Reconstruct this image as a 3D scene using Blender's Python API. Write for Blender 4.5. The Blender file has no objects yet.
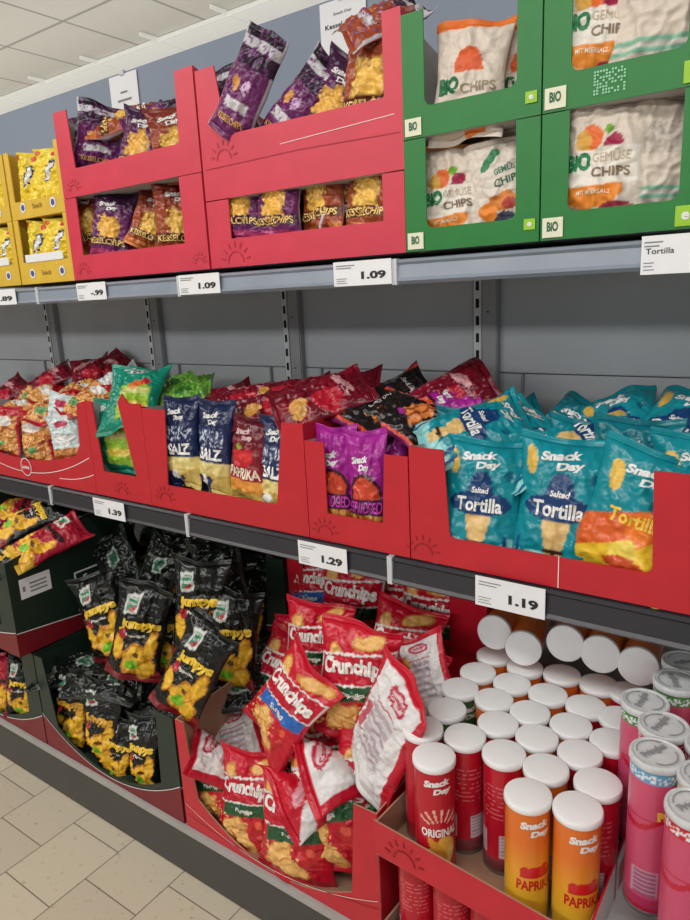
import bpy, bmesh, math, random
import numpy as np
from mathutils import Matrix, Vector, noise
R = math.radians
COL = bpy.context.scene.collection
rng = random.Random(7)

# ------------------------------------------------------------------ camera maths (calibrated from the photograph)
YAW, PITCH, ROLL, FPX, EYE = 0.6242279, 0.2364689, -0.04855424, 690.9, 1.412
_f = Vector((-math.sin(YAW)*math.cos(PITCH), math.cos(YAW)*math.cos(PITCH), -math.sin(PITCH)))
_r = _f.cross(Vector((0, 0, 1))).normalized(); _u = _r.cross(_f)
_r, _u = math.cos(ROLL)*_r+math.sin(ROLL)*_u, -math.sin(ROLL)*_r+math.cos(ROLL)*_u
def at(x, y, Y=None, Z=None):
    q = (x-345)*_r-(y-460)*_u+FPX*_f
    t = Y/q.y if Y is not None else (Z-EYE)/q.z
    return Vector((q.x*t, q.y*t, q.z*t+EYE))
cd = bpy.data.cameras.new('camera'); cam = bpy.data.objects.new('camera', cd); COL.objects.link(cam)
cam.matrix_world = Matrix(((_r.x, _u.x, -_f.x, 0), (_r.y, _u.y, -_f.y, 0), (_r.z, _u.z, -_f.z, EYE), (0, 0, 0, 1)))
cd.sensor_fit = 'VERTICAL'; cd.sensor_height = 24; cd.lens = 24*FPX/920; cd.clip_start = .02; cd.clip_end = 60
bpy.context.scene.camera = cam

# ------------------------------------------------------------------ materials
def lin(c): return tuple(((v/255)/12.92 if v/255 <= .04045 else ((v/255+.055)/1.055)**2.4) for v in c)
def nd(nt, t, **k):
    n = nt.nodes.new(t)
    for a, b in k.items(): setattr(n, a, b)
    return n
def base(name, rough, metallic=0., coat=0.):
    m = bpy.data.materials.new(name); m.use_nodes = True; nt = m.node_tree; b = nt.nodes['Principled BSDF']
    b.inputs['Roughness'].default_value = rough; b.inputs['Metallic'].default_value = metallic
    b.inputs['Coat Weight'].default_value = coat
    return m, nt, b
def mat(name, rgb, rough=.5, var=.08, scale=30, bump=0., bscale=200, metallic=0., coat=0., emit=0.):
    m, nt, b = base(name, rough, metallic, coat); c = lin(rgb)
    tc = nd(nt, 'ShaderNodeTexCoord'); n = nd(nt, 'ShaderNodeTexNoise'); n.inputs['Scale'].default_value = scale; n.inputs['Detail'].default_value = 4
    nt.links.new(tc.outputs['Object'], n.inputs['Vector'])
    cr = nd(nt, 'ShaderNodeValToRGB'); e = cr.color_ramp.elements
    e[0].position = .3; e[1].position = .7
    e[0].color = (*[v*(1-var) for v in c], 1); e[1].color = (*[min(1, v*(1+var)) for v in c], 1)
    nt.links.new(n.outputs['Fac'], cr.inputs['Fac']); nt.links.new(cr.outputs['Color'], b.inputs['Base Color'])
    if emit:
        nt.links.new(cr.outputs['Color'], b.inputs['Emission Color']); b.inputs['Emission Strength'].default_value = emit
    if bump:
        n2 = nd(nt, 'ShaderNodeTexNoise'); n2.inputs['Scale'].default_value = bscale
        nt.links.new(tc.outputs['Object'], n2.inputs['Vector'])
        bp = nd(nt, 'ShaderNodeBump'); bp.inputs['Strength'].default_value = bump; bp.inputs['Distance'].default_value = .002
        nt.links.new(n2.outputs['Fac'], bp.inputs['Height']); nt.links.new(bp.outputs['Normal'], b.inputs['Normal'])
    return m
def printed(name, rough, bump, bscale, coat=0., metallic=0.):      # colour comes from the print painted on the mesh
    m, nt, b = base(name, rough, metallic, coat)
    b.inputs['Specular IOR Level'].default_value = .38; a = nd(nt, 'ShaderNodeAttribute', attribute_name='print'); nt.links.new(a.outputs['Color'], b.inputs['Base Color'])
    if bump:
        tc = nd(nt, 'ShaderNodeTexCoord'); n2 = nd(nt, 'ShaderNodeTexNoise'); n2.inputs['Scale'].default_value = bscale; n2.inputs['Detail'].default_value = 3
        n2.inputs['Distortion'].default_value = 1.2
        nt.links.new(tc.outputs['Object'], n2.inputs['Vector'])
        bp = nd(nt, 'ShaderNodeBump'); bp.inputs['Strength'].default_value = bump; bp.inputs['Distance'].default_value = .01
        nt.links.new(n2.outputs['Fac'], bp.inputs['Height']); nt.links.new(bp.outputs['Normal'], b.inputs['Normal'])
    return m
M = dict(
    foil=printed('printed_foil', .2, .35, 30, coat=.12),
    paper=printed('printed_matte_film', .45, .3, 30),
    can=printed('printed_can', .3, 0, 10, coat=.3),
    lid=mat('white_plastic_lid', (240, 241, 242), .35, .03, 20),
    can_rim=mat('steel_rim', (150, 148, 150), .3, .05, 50, metallic=.8),
    clear_lid=mat('translucent_lid', (205, 208, 210), .3, .12, 60),
    red_top=mat('lit_red_card', (206, 52, 74), .42, .06, 14, .12, 60),  # same red card, with strong light and haze painted in as pink
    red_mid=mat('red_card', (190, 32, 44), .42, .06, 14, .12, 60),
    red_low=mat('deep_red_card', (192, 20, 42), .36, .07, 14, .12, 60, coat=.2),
    red_print_top=mat('sun_print_lit', (176, 36, 60), .5, .05), red_print=mat('sun_print', (150, 20, 32), .5, .05),  # top-shelf emblem print is the same red, paled by painted light
    brown=mat('cardboard', (166, 128, 106), .8, .08, 40, .1, 150), grey_card=mat('grey_card', (176, 172, 172), .75, .06, 30),
    white_card=mat('white_card', (216, 214, 214), .65, .03, 30),
    green=mat('green_card', (12, 116, 42), .42, .07, 16, .1, 60), green_edge=mat('green_card_edge', (60, 150, 80), .6, .05),
    yellow=mat('yellow_card', (216, 178, 58), .45, .06, 20),
    dkgreen=mat('dark_green_card', (26, 44, 36), .42, .1, 14, .1, 60), dkred=mat('dark_red_card', (118, 18, 30), .42, .08, 14, .1, 60),
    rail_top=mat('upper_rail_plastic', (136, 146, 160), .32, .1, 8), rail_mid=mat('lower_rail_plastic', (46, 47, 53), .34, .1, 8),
    rail_cap=mat('rail_end_cap', (205, 208, 212), .4, .03),
    shelf=mat('shelf_steel', (150, 154, 160), .4, .04, 10), back=mat('back_panel_steel', (182, 188, 194), .45, .05, 6),
    upright=mat('upright_steel', (150, 152, 156), .42, .05, 20), slot=mat('slot_shadow', (12, 12, 13), .9, .02),
    wall=mat('upper_panel', (134, 146, 164), .6, .03, 4), kick=mat('kick_panel', (68, 66, 64), .5, .08, 10), kick_top=mat('deck_edge', (166, 163, 160), .35, .06, 12),
    card=mat('tag_card', (232, 233, 236), .4, .015), ink=mat('black_ink', (36, 36, 40), .6, .02), ink_soft=mat('grey_ink', (130, 132, 138), .7, .02),
    cream=mat('cream_print', (226, 226, 200), .5, .02), eco=mat('eco_green', (150, 200, 40), .5, .02), white=mat('white_print', (232, 232, 230), .5, .02),
    blue=mat('blue_print', (70, 78, 150), .5, .02), room=mat('painted_wall', (205, 204, 198), .8, .02, 3),
    strip=mat('light_cove', (236, 236, 232), .7, .02, 60, emit=.22), trimw=mat('lit_white_grid', (222, 222, 216), .6, .02, emit=.25),
    text_green=mat('dark_ink_green', (30, 96, 60), .5, .02), silver=mat('grey_foil_text', (150, 152, 156), .4, .02),
)
# tiled floor: 20 cm tiles in half bond, rows running away from the shelves
def floor_mat():
    m, nt, b = base('floor_tiles', .38)
    tc = nd(nt, 'ShaderNodeTexCoord'); mp = nd(nt, 'ShaderNodeMapping'); mp.inputs['Rotation'].default_value = (0, 0, R(90))
    # tile joints fall on x = -1.63 + .2k and y = .827 / .727
    mp.inputs['Location'].default_value = (TILE_X, TILE_Y, 0)
    nt.links.new(tc.outputs['Object'], mp.inputs['Vector'])
    br = nd(nt, 'ShaderNodeTexBrick'); br.offset = .5; br.offset_frequency = 2; br.squash = 1
    br.inputs['Color1'].default_value = (*lin((204, 193, 172)), 1); br.inputs['Color2'].default_value = (*lin((194, 183, 163)), 1)
    br.inputs['Mortar'].default_value = (*lin((118, 108, 98)), 1); br.inputs['Scale'].default_value = 1
    br.inputs['Mortar Size'].default_value = .0016; br.inputs['Mortar Smooth'].default_value = .1; br.inputs['Brick Width'].default_value = .2; br.inputs['Row Height'].default_value = .198
    nt.links.new(mp.outputs['Vector'], br.inputs['Vector'])
    n = nd(nt, 'ShaderNodeTexNoise'); n.inputs['Scale'].default_value = 55; n.inputs['Detail'].default_value = 3
    nt.links.new(tc.outputs['Object'], n.inputs['Vector'])
    cr = nd(nt, 'ShaderNodeValToRGB'); cr.color_ramp.elements[0].position = .62; cr.color_ramp.elements[1].position = .75
    cr.color_ramp.elements[0].color = (1, 1, 1, 1); cr.color_ramp.elements[1].color = (*lin((214, 196, 166)), 1)
    nt.links.new(n.outputs['Fac'], cr.inputs['Fac'])
    mx = nd(nt, 'ShaderNodeMix', data_type='RGBA', blend_type='MULTIPLY'); mx.inputs[0].default_value = .8
    nt.links.new(br.outputs['Color'], mx.inputs[6]); nt.links.new(cr.outputs['Color'], mx.inputs[7]); nt.links.new(mx.outputs[2], b.inputs['Base Color'])
    return m
TILE_X, TILE_Y = -.827, 1.63
def ceil_mat():
    m, nt, b = base('ceiling_tiles', .85)
    tc = nd(nt, 'ShaderNodeTexCoord'); mp = nd(nt, 'ShaderNodeMapping'); mp.inputs['Location'].default_value = (4.41, -2.74, 0)
    nt.links.new(tc.outputs['Object'], mp.inputs['Vector'])
    br = nd(nt, 'ShaderNodeTexBrick'); br.offset = 0; br.inputs['Scale'].default_value = 1
    br.inputs['Color1'].default_value = (*lin((216, 213, 204)), 1); br.inputs['Color2'].default_value = (*lin((211, 209, 200)), 1)
    br.inputs['Mortar'].default_value = (*lin((165, 163, 157)), 1); br.inputs['Mortar Size'].default_value = .011; br.inputs['Brick Width'].default_value = .6; br.inputs['Row Height'].default_value = .6
    nt.links.new(mp.outputs['Vector'], br.inputs['Vector']); nt.links.new(br.outputs['Color'], b.inputs['Base Color'])
    return m

# ------------------------------------------------------------------ object helpers
def tag(o, label=None, cat=None, group=None, kind=None):
    if label: o['label'] = label
    if cat: o['category'] = cat
    if group: o['group'] = group
    if kind: o['kind'] = kind
    return o
def link(name, me, parent=None, loc=None):
    o = bpy.data.objects.new(name, me); COL.objects.link(o)
    if parent is not None: o.parent = parent
    if loc is not None: o.location = loc
    return o
def empty(name, loc=(0, 0, 0), rz=0.):
    o = bpy.data.objects.new(name, None); COL.objects.link(o); o.location = loc; o.rotation_euler = (0, 0, rz); o.empty_display_size = .05
    return o
def obj(name, bm, mats, parent=None, loc=None, smooth=False):
    me = bpy.data.meshes.new(name); bmesh.ops.recalc_face_normals(bm, faces=bm.faces); bm.to_mesh(me); bm.free()
    for m in (mats if isinstance(mats, (list, tuple)) else [mats]): me.materials.append(m)
    if smooth: me.polygons.foreach_set('use_smooth', [True]*len(me.polygons))
    return link(name, me, parent, loc)
def box(bm, x0, x1, y0, y1, z0, z1, mi=0, bev=0.):
    vs = [bm.verts.new((x, y, z)) for z in (z0, z1) for y in (y0, y1) for x in (x0, x1)]
    fs = [bm.faces.new([vs[i] for i in q]) for q in ((0, 2, 3, 1), (4, 5, 7, 6), (0, 1, 5, 4), (2, 6, 7, 3), (0, 4, 6, 2), (1, 3, 7, 5))]
    for f in fs: f.material_index = mi
    if bev:
        es = {e for f in fs for e in f.edges}
        bmesh.ops.bevel(bm, geom=list(es), offset=bev, segments=2, affect='EDGES')
def prism(bm, pts, origin, ax, ay, an, t, mo=0, mi=1, me=2):
    """polygon pts in the (ax, ay) plane through origin, thickness t along an; outer face at origin"""
    o = Vector(origin); ax, ay, an = Vector(ax), Vector(ay), Vector(an)
    a = [bm.verts.new(o+ax*p[0]+ay*p[1]) for p in pts]; b = [bm.verts.new(o+ax*p[0]+ay*p[1]+an*t) for p in pts]
    f = bm.faces.new(a); f.material_index = mo; f = bm.faces.new(b[::-1]); f.material_index = mi
    n = len(pts)
    for i in range(n):
        f = bm.faces.new((a[i], a[(i+1) % n], b[(i+1) % n], b[i])); f.material_index = me

# ------------------------------------------------------------------ lettering
_text = {}
def text_tris(s, bold=0.):
    """triangles of a word, scaled to a unit box"""
    k = (s, bold)
    if k in _text: return _text[k]
    cu = bpy.data.curves.new('w', 'FONT'); cu.body = s; cu.resolution_u = 3; cu.offset = bold; cu.fill_mode = 'FRONT'
    o = bpy.data.objects.new('w', cu); COL.objects.link(o); dg = bpy.context.evaluated_depsgraph_get(); dg.update()
    me = bpy.data.meshes.new_from_object(o.evaluated_get(dg)); me.calc_loop_triangles()
    v = np.array([tuple(p.co)[:2] for p in me.vertices]); t = [tuple(q.vertices) for q in me.loop_triangles]
    bpy.data.objects.remove(o); bpy.data.curves.remove(cu); bpy.data.meshes.remove(me)
    lo, hi = v.min(0), v.max(0); v = (v-lo)/(hi-lo)-.5
    _text[k] = (v, t); return _text[k]
def text_geo(s, w, h, bold=.03, shear=0., rot=0., maxlen=.012, arc=0.):
    v, t = text_tris(s, bold); P = [(x*w+y*h*shear, y*h+arc*(1-4*x*x)*h) for x, y in v]
    P = [(x*math.cos(rot)-y*math.sin(rot), x*math.sin(rot)+y*math.cos(rot)) for x, y in P]
    out = []; st = list(t); mid = {}
    while st:
        a, b, c = st.pop()
        L = [(math.dist(P[i], P[j]), i, j, k) for i, j, k in ((a, b, c), (b, c, a), (c, a, b))]
        l, i, j, k = max(L)
        if l > maxlen:
            key = (min(i, j), max(i, j))
            if key not in mid: mid[key] = len(P); P.append(((P[i][0]+P[j][0])/2, (P[i][1]+P[j][1])/2))
            m = mid[key]; st += [(i, m, k), (m, j, k)]
        else: out.append((a, b, c))
    return P, out
def flat_text(bm, s, cx, cz, w, h, y, mi, bold=.03, shear=0., fr=None, rot=0.):
    """lettering on a flat panel facing -Y, or on the frame fr(x, z, y)"""
    P, T = text_geo(s, w, h, bold, shear, rot, 9)
    fr = fr or (lambda a, b, c: (a, c, b))
    vs = [bm.verts.new(fr(cx+p[0], cz+p[1], y)) for p in P]
    for t in T:
        try: f = bm.faces.new([vs[i] for i in t]); f.material_index = mi
        except ValueError: pass
def quad(bm, x0, x1, z0, z1, y, mi, fr=None):
    fr = fr or (lambda a, b, c: (a, c, b))
    f = bm.faces.new([bm.verts.new(fr(a, b, y)) for a, b in ((x0, z0), (x1, z0), (x1, z1), (x0, z1))]); f.material_index = mi

# ------------------------------------------------------------------ prints: painters give the colour of (u, v), both -1..1
def C(*c): return np.array(lin(c))
class Paint:
    def __init__(s, u, v, n, base): s.u, s.v, s.n = u, v, n; s.c = np.tile(C(*base), (len(u), 1))
    def m(s, mask, col): s.c[mask] = C(*col); return s
    def mix(s, w, col): w = np.clip(w, 0, 1)[:, None]; s.c = s.c*(1-w)+C(*col)*w; return s
    def ell(s, cu, cv, ru, rv, col, rot=0., wob=.25):
        du, dv = s.u-cu, s.v-cv; a = du*math.cos(rot)+dv*math.sin(rot); b = -du*math.sin(rot)+dv*math.cos(rot)
        return s.m((a/ru)**2+(b/rv)**2 < 1+wob*s.n[:, 0]*3, col)
    def rect(s, u0, u1, v0, v1, col, sl=0.): k = s.v-sl*s.u; return s.m((s.u > u0) & (s.u < u1) & (k > v0) & (k < v1), col)
    def chips(s, spots, c1=(226, 170, 84), c2=(190, 116, 48)):
        for cu, cv, ru, rv, ro in spots:
            s.ell(cu, cv, ru*1.06, rv*1.06, c2, ro, .3); s.ell(cu, cv, ru*.9, rv*.88, c1, ro, .3)
        return s
    def speck(s, mask, col, th=.25): return s.m(mask & (s.n[:, 1] > th), col)
PT = {}
def p_kessel(base, top, chip, low):
    def f(u, v, n, front):
        p = Paint(u, v, n, base); p.mix((v-.1)*1.6, top)
        if front:
            p.chips([(0, -.1, .55, .38, .2), (.1, -.2, .45, .3, -.4)], chip, tuple(int(x*.8) for x in chip)); p.rect(-1, 1, -.62, -.38, tuple(int(x*.6) for x in base)); p.m(v < -.72, low)
            p.speck((v > -.5) & (v < .25) & (abs(u) < .5), tuple(min(255, x+25) for x in chip), .3)
        else:
            p.m((v > .62) & (v < .8), (196, 194, 200)).m(v > .8, (30, 24, 34)); p.m(abs(u) > .93, (196, 190, 200))
            p.m((v > .3) & (v < .62), (48, 26, 52)); p.ell(-.25, -.05, .2, .13, (206, 170, 210), wob=0).ell(.3, -.05, .2, .13, (214, 150, 70), wob=0)
            p.rect(-.6, .6, -.5, -.3, (200, 196, 200)); p.speck(abs(u) < .9, (120, 60, 120), .3)
        return p.c
    return f
PT['kessel_purple'] = p_kessel((104, 34, 92), (62, 22, 62), (232, 176, 74), (176, 60, 110))
PT['kessel_brown'] = p_kessel((158, 72, 40), (124, 44, 30), (236, 186, 84), (206, 120, 60))
def p_bio(u, v, n, front):
    p = Paint(u, v, n, (216, 204, 190))
    if front:
        p.ell(-.15, .3, .28, .2, (226, 110, 50)).ell(-.45, .24, .2, .16, (214, 164, 70)).ell(.3, .22, .24, .15, (160, 30, 70), .2).ell(.15, .42, .12, .09, (110, 170, 50))
        p.rect(-1, .45, -.3, .14, (232, 226, 216), .06); p.m(((u+.15)/.75)**2+((v+.42)/.36)**2 < 1, (232, 140, 50)); p.rect(-1, 1, -.42, .12, (232, 226, 216), .05)
        p.m((((u+.15)/.72)**2+((v+.42)/.34)**2 < 1) & (v < -.42), (232, 140, 50)); p.ell(.35, -.8, .4, .14, (150, 50, 70), .1).ell(-.3, -.88, .3, .1, (222, 150, 80)); p.m(v > .9, (226, 140, 80))
    else:
        p.rect(-.7, .7, .05, .55, (200, 190, 178)).speck((abs(u) < .65) & (v > .05) & (v < .55), (176, 168, 158), .1); p.m((v > -.62) & (v < -.42), (130, 186, 160)); p.m((v > -.55) & (v < -.5), (216, 210, 200))
    return p.c
PT['bio'] = p_bio
def p_biored(u, v, n, front):
    p = Paint(u, v, n, (220, 208, 194))
    if front:
        p.m((((u-.05)/.42)**2+((v-.1)/.4)**2 < 1) & (v > .1), (216, 92, 44)); p.m(v > .86, (230, 120, 50)); p.m((((u)/.6)**2+((v+.45)/.3)**2 < 1) & (v < -.45), (220, 190, 60))
        p.ell(.35, -.75, .35, .2, (220, 120, 50), .3)
    return p.c
PT['bio_red'] = p_biored
def p_biogreen(u, v, n, front):
    p = Paint(u, v, n, (222, 212, 200)); p.ell(-.2, .55, .4, .12, (60, 130, 90), .5); p.ell(.1, -.35, .5, .2, (214, 130, 60)).ell(.3, -.45, .25, .12, (170, 60, 50)).ell(-.1, -.72, .5, .12, (60, 64, 84)).ell(-.5, -.5, .3, .2, (236, 140, 50))
    return p.c
PT['bio_green'] = p_biogreen
def p_mix(u, v, n, front):
    p = Paint(u, v, n, (206, 136, 70)); p.speck(u < 9, (236, 186, 110), .12); p.speck(v < 9, (150, 78, 36), .42); a = np.sin(u*9+v*6+n[:, 0]*9); p.m((a > .75), (232, 180, 104)); p.m(np.sin(u*7-v*12+n[:, 2]*8) > .85, (160, 84, 40))
    p.m(v > .62, (176, 24, 40)); p.m(abs(u) > .9, (190, 40, 50)); p.ell(0, .38, .62, .2, (226, 222, 216), .1, .1); p.ell(-.1, -.5, .3, .13, (96, 150, 90), .1); p.m(v < -.86, (176, 24, 40))
    return p.c
PT['mix'] = p_mix
def p_mixlight(u, v, n, front):
    p = Paint(u, v, n, (196, 212, 214)); p.speck(v < 9, (224, 228, 228), .2); p.m(v < -.5, (212, 150, 90)); p.ell(0, -.1, .6, .25, (232, 230, 228)); p.ell(0, .6, .4, .15, (190, 60, 90)); p.m(v < -.8, (180, 90, 40)); return p.c
PT['mix_light'] = p_mixlight
def p_green(u, v, n, front):
    p = Paint(u, v, n, (18, 134, 108)); p.mix((v+.2)*.6, (30, 150, 130)); p.rect(-.35, .75, -.75, .2, (150, 190, 60), -.05); p.rect(-.3, .7, -.5, -.3, (214, 186, 70), -.05); p.rect(-.3, .7, -.05, .1, (200, 200, 120)); p.ell(.15, .22, .25, .15, (224, 120, 50)); p.ell(.5, .3, .2, .12, (200, 40, 50)); return p.c
PT['green'] = p_green
def p_lime(u, v, n, front):
    p = Paint(u, v, n, (104, 168, 60)); p.speck(v < 9, (150, 190, 90), .3); p.ell(0, 0, .5, .3, (60, 120, 50)); return p.c
PT['lime'] = p_lime
def p_navy(u, v, n, front):
    p = Paint(u, v, n, (34, 46, 88)); p.mix((v-.3)*.8, (24, 34, 66)); p.speck((v > .02) & (v < .38) & (abs(u) < .75), (196, 204, 222), .16)
    p.m((v < -.3) & (v > -.62), (222, 204, 132)); p.m((v < -.55) & (u*.5+n[:, 0]*.8 > -.1), (206, 178, 96)); p.ell(-.3, -.7, .25, .1, (228, 226, 226)); return p.c
PT['navy'] = p_navy
def p_maroon(u, v, n, front):
    p = Paint(u, v, n, (126, 18, 36)); p.mix((v-.1)*1.2, (92, 14, 30)); p.ell(0, .05, .6, .26, (196, 36, 46)).ell(.1, .1, .4, .12, (220, 60, 60)); p.ell(-.2, .32, .2, .07, (130, 170, 60)); p.m((v < -.42), (226, 150, 62)); p.m(v < -.7, (214, 178, 90)); p.rect(-1, 1, -.42, -.12, (150, 24, 38)); return p.c
PT['maroon'] = p_maroon
def p_redlay(u, v, n, front):
    p = Paint(u, v, n, (110, 14, 34)); p.mix(n[:, 2]*1.5, (150, 20, 44)); p.ell(.4, .1, .5, .3, (184, 30, 52)); p.ell(-.2, .5, .5, .1, (210, 150, 150), .2); p.ell(.3, -.5, .4, .18, (206, 150, 70)); return p.c
PT['darkred'] = p_redlay
def p_magenta(u, v, n, front):
    p = Paint(u, v, n, (160, 34, 142)); p.mix((v-.3)*.8, (186, 52, 166)); p.m(((u-.1)/.75)**2+((v+.1)/.32)**2 < 1.2, (60, 24, 40)); p.m(((u-.1)/.7)**2+((v+.12)/.3)**2 < 1, (206, 74, 48)); p.rect(-1, 1, -.5, -.2, (58, 22, 60)); m = v < -.5
    p.m(m, (206, 142, 66)); p.m(m & (np.sin(u*16+n[:, 0]*2) > .2), (150, 88, 36)); return p.c
PT['magenta'] = p_magenta
def p_black(u, v, n, front):
    p = Paint(u, v, n, (30, 26, 28)); p.speck((v > .1) & (v < .5), (92, 46, 32), .4)
    if front:
        m = (((u-.2)/.55)**2+((v+.4)/.3)**2 < 1+n[:, 0]); p.m(m, (222, 132, 70)); p.m(m & (np.sin(v*26+u*6) > .3), (150, 74, 34))
    p.m((abs(u) > .86), (214, 70, 40)); p.m(abs(u) > .94, (120, 30, 90)); return p.c
PT['black_ridged'] = p_black
def p_teal(u, v, n, front):
    p = Paint(u, v, n, (18, 138, 152)); p.mix((v-.3)*.7, (24, 150, 166)); p.m((v < -.62+n[:, 2]*.3), (140, 206, 208)); p.m((v < -.45) & (abs(u) > .6) & (np.sin(u*30) > .2), (24, 80, 130))
    p.m((abs(u) < .36) & (v > -.82-abs(u)*.0) & (v < -.1) & (abs(u) < .34*(v+1.15)), (222, 186, 122)); p.ell(0, .0, .8, .19, (24, 62, 112), 0, 0); p.ell(0, .2, .3, .3, (24, 62, 112), 0, 0)
    p.m((abs(v+.6+.35*(abs(u)-.12)**2*8-.0) < .035) & (abs(u) < .24), (60, 40, 34)); p.ell(.65, .45, .1, .08, (14, 100, 124), 0, 0); p.ell(-.72, .62, .13, .2, (222, 180, 80), .3, 0); return p.c
PT['teal'] = p_teal
def p_nacho(u, v, n, front):
    p = Paint(u, v, n, (18, 138, 152)); p.m(v < .1+.25*u, (216, 96, 40)); p.m(v < -.35+.3*u, (232, 190, 50)); p.ell(.3, -.1, .4, .25, (230, 120, 40)); p.ell(.1, -.5, .3, .2, (236, 210, 90)); p.ell(-.55, .5, .16, .22, (226, 186, 80), .4, 0); p.ell(.2, -.65, .4, .12, (200, 80, 40)); return p.c
PT['nacho'] = p_nacho
def p_tealside(u, v, n, front):
    p = Paint(u, v, n, (14, 112, 126)); p.mix(n[:, 2], (24, 140, 156)); p.ell(-.5, .2, .18, .22, (210, 180, 90), .4, 0); p.ell(.1, -.1, .5, .3, (24, 74, 120)); return p.c
PT['teal_plain'] = p_tealside
def frit(basec, lowc, ylow):
    def f(u, v, n, front):
        p = Paint(u, v, n, basec); p.m(v < ylow-.12+.15*np.sin(u*3), lowc)
        if front:
            p.rect(-.62, -.1, .44, .8, (206, 210, 204), .12).rect(-.55, -.17, .5, .74, (58, 130, 96), .12).m((u > -.55) & (u < -.17) & (v-.12*u > .5) & (v-.12*u < .6+.3*(u+.17)), (176, 40, 50))
            Y1, Y2 = (232, 182, 50), (196, 126, 34)
            for cu, cv, ru, rv, ro in ((.1, -.5, .5, .3, .2), (.62, -.18, .2, .3, -.35), (-.62, -.35, .2, .26, .3), (.45, -.7, .35, .2, .4)):
                p.ell(cu, cv, ru*1.1, rv*1.1, Y2, ro, .2); p.ell(cu, cv, ru*.92, rv*.9, Y1, ro, .2)
            p.ell(.16, -.38, .11, .06, (100, 60, 24), 0, 0); p.ell(.02, -.62, .26, .11, (120, 190, 40), .1); p.ell(-.5, -.05, .14, .1, (176, 30, 50), 0, 0)
        else: p.speck((abs(u) < .7) & (abs(v) < .5), (70, 74, 70), .2)
        return p.c
    return f
PT['ring_black'] = frit((15, 20, 18), (120, 22, 30), -.62)
PT['ring_red'] = frit((166, 26, 52), (214, 170, 50), -.5)
PT['ring_dark'] = frit((18, 24, 21), (22, 26, 24), -2)
def p_dark(u, v, n, front):
    p = Paint(u, v, n, (20, 26, 23)); p.rect(-.2, .35, .1, .5, (150, 160, 150), .2).rect(-.13, .28, .15, .45, (40, 92, 68), .2); p.ell(.1, -.55, .5, .2, (90, 96, 92), .2); p.m((abs(u+.1*v) > .9), (50, 56, 52)); return p.c
PT['dark_side'] = p_dark
def crunch(band, top=(196, 20, 46)):
    def f(u, v, n, front):
        p = Paint(u, v, n, top)
        if front:
            p.mix((-v-.1)*.7, (176, 22, 36)); p.chips([(.35, .78, .4, .12, .2), (-.3, -.52, .42, .24, .5), (.1, -.72, .4, .18, -.3), (-.6, .5, .22, .2, .6)], (232, 180, 104), (200, 128, 62))
            p.rect(-.98, .98, .02, .56, (226, 224, 222), .14).rect(-.92, .94, .06, .52, (190, 18, 46), .14); p.rect(-.75, .9, -.22, .03, band, .14); p.ell(.6, -.36, .3, .2, (190, 30, 36)).ell(.55, -.3, .12, .08, (226, 90, 70)); p.ell(.15, -.12, .1, .04, (220, 210, 200), 0, 0)
            p.speck((v < -.3) & (v > -.9) & (u < .3), (240, 196, 124), .34)
        else:
            p.m(v > -9, (222, 219, 220)); p.m(abs(u) > .8, (190, 24, 48)); p.rect(-.45, .4, -.5, .4, (206, 202, 206)); p.m((abs(u) < .42) & (v > -.5) & (v < .38) & (np.sin(v*44) > .1), (178, 160, 166)); p.rect(-.5, .45, .41, .44, (180, 60, 80)); p.ell(-.1, .68, .38, .12, (186, 40, 70), .1, 0).ell(-.1, .68, .3, .07, (220, 190, 196), .1, 0); p.rect(.45, .7, -.3, .2, (190, 90, 104)); p.m((v > .86), (196, 24, 48))
        return p.c
    return f
PT['crunch_green'] = crunch((34, 84, 48)); PT['crunch_blue'] = crunch((40, 104, 186))
def p_flap(u, v, n, front):
    c = crunch((34, 84, 48))(u, v, n, True)
    if front: return c
    p = Paint(u, v, n, (196, 20, 46)); p.m((v > .1+.5*u) & (v < .34+.6*u), (222, 219, 220)); p.ell(.1, .6, .3, .08, (214, 150, 160), .3); return p.c
PT['crunch_flap'] = p_flap
def p_packet(u, v, n, front):
    p = Paint(u, v, n, (236, 206, 48)); p.mix((v-.3)*.5, (240, 224, 90)); p.ell(-.7, .85, .2, .08, (206, 50, 40), 0, 0); p.ell(.5, .8, .25, .12, (210, 60, 50), .3); p.ell(0, .2, .6, .24, (40, 50, 110), .5, .1).ell(0, .2, .5, .17, (226, 228, 234), .5, .1); p.speck(v < 9, (244, 226, 110), .4); return p.c
PT['packet'] = p_packet

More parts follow.
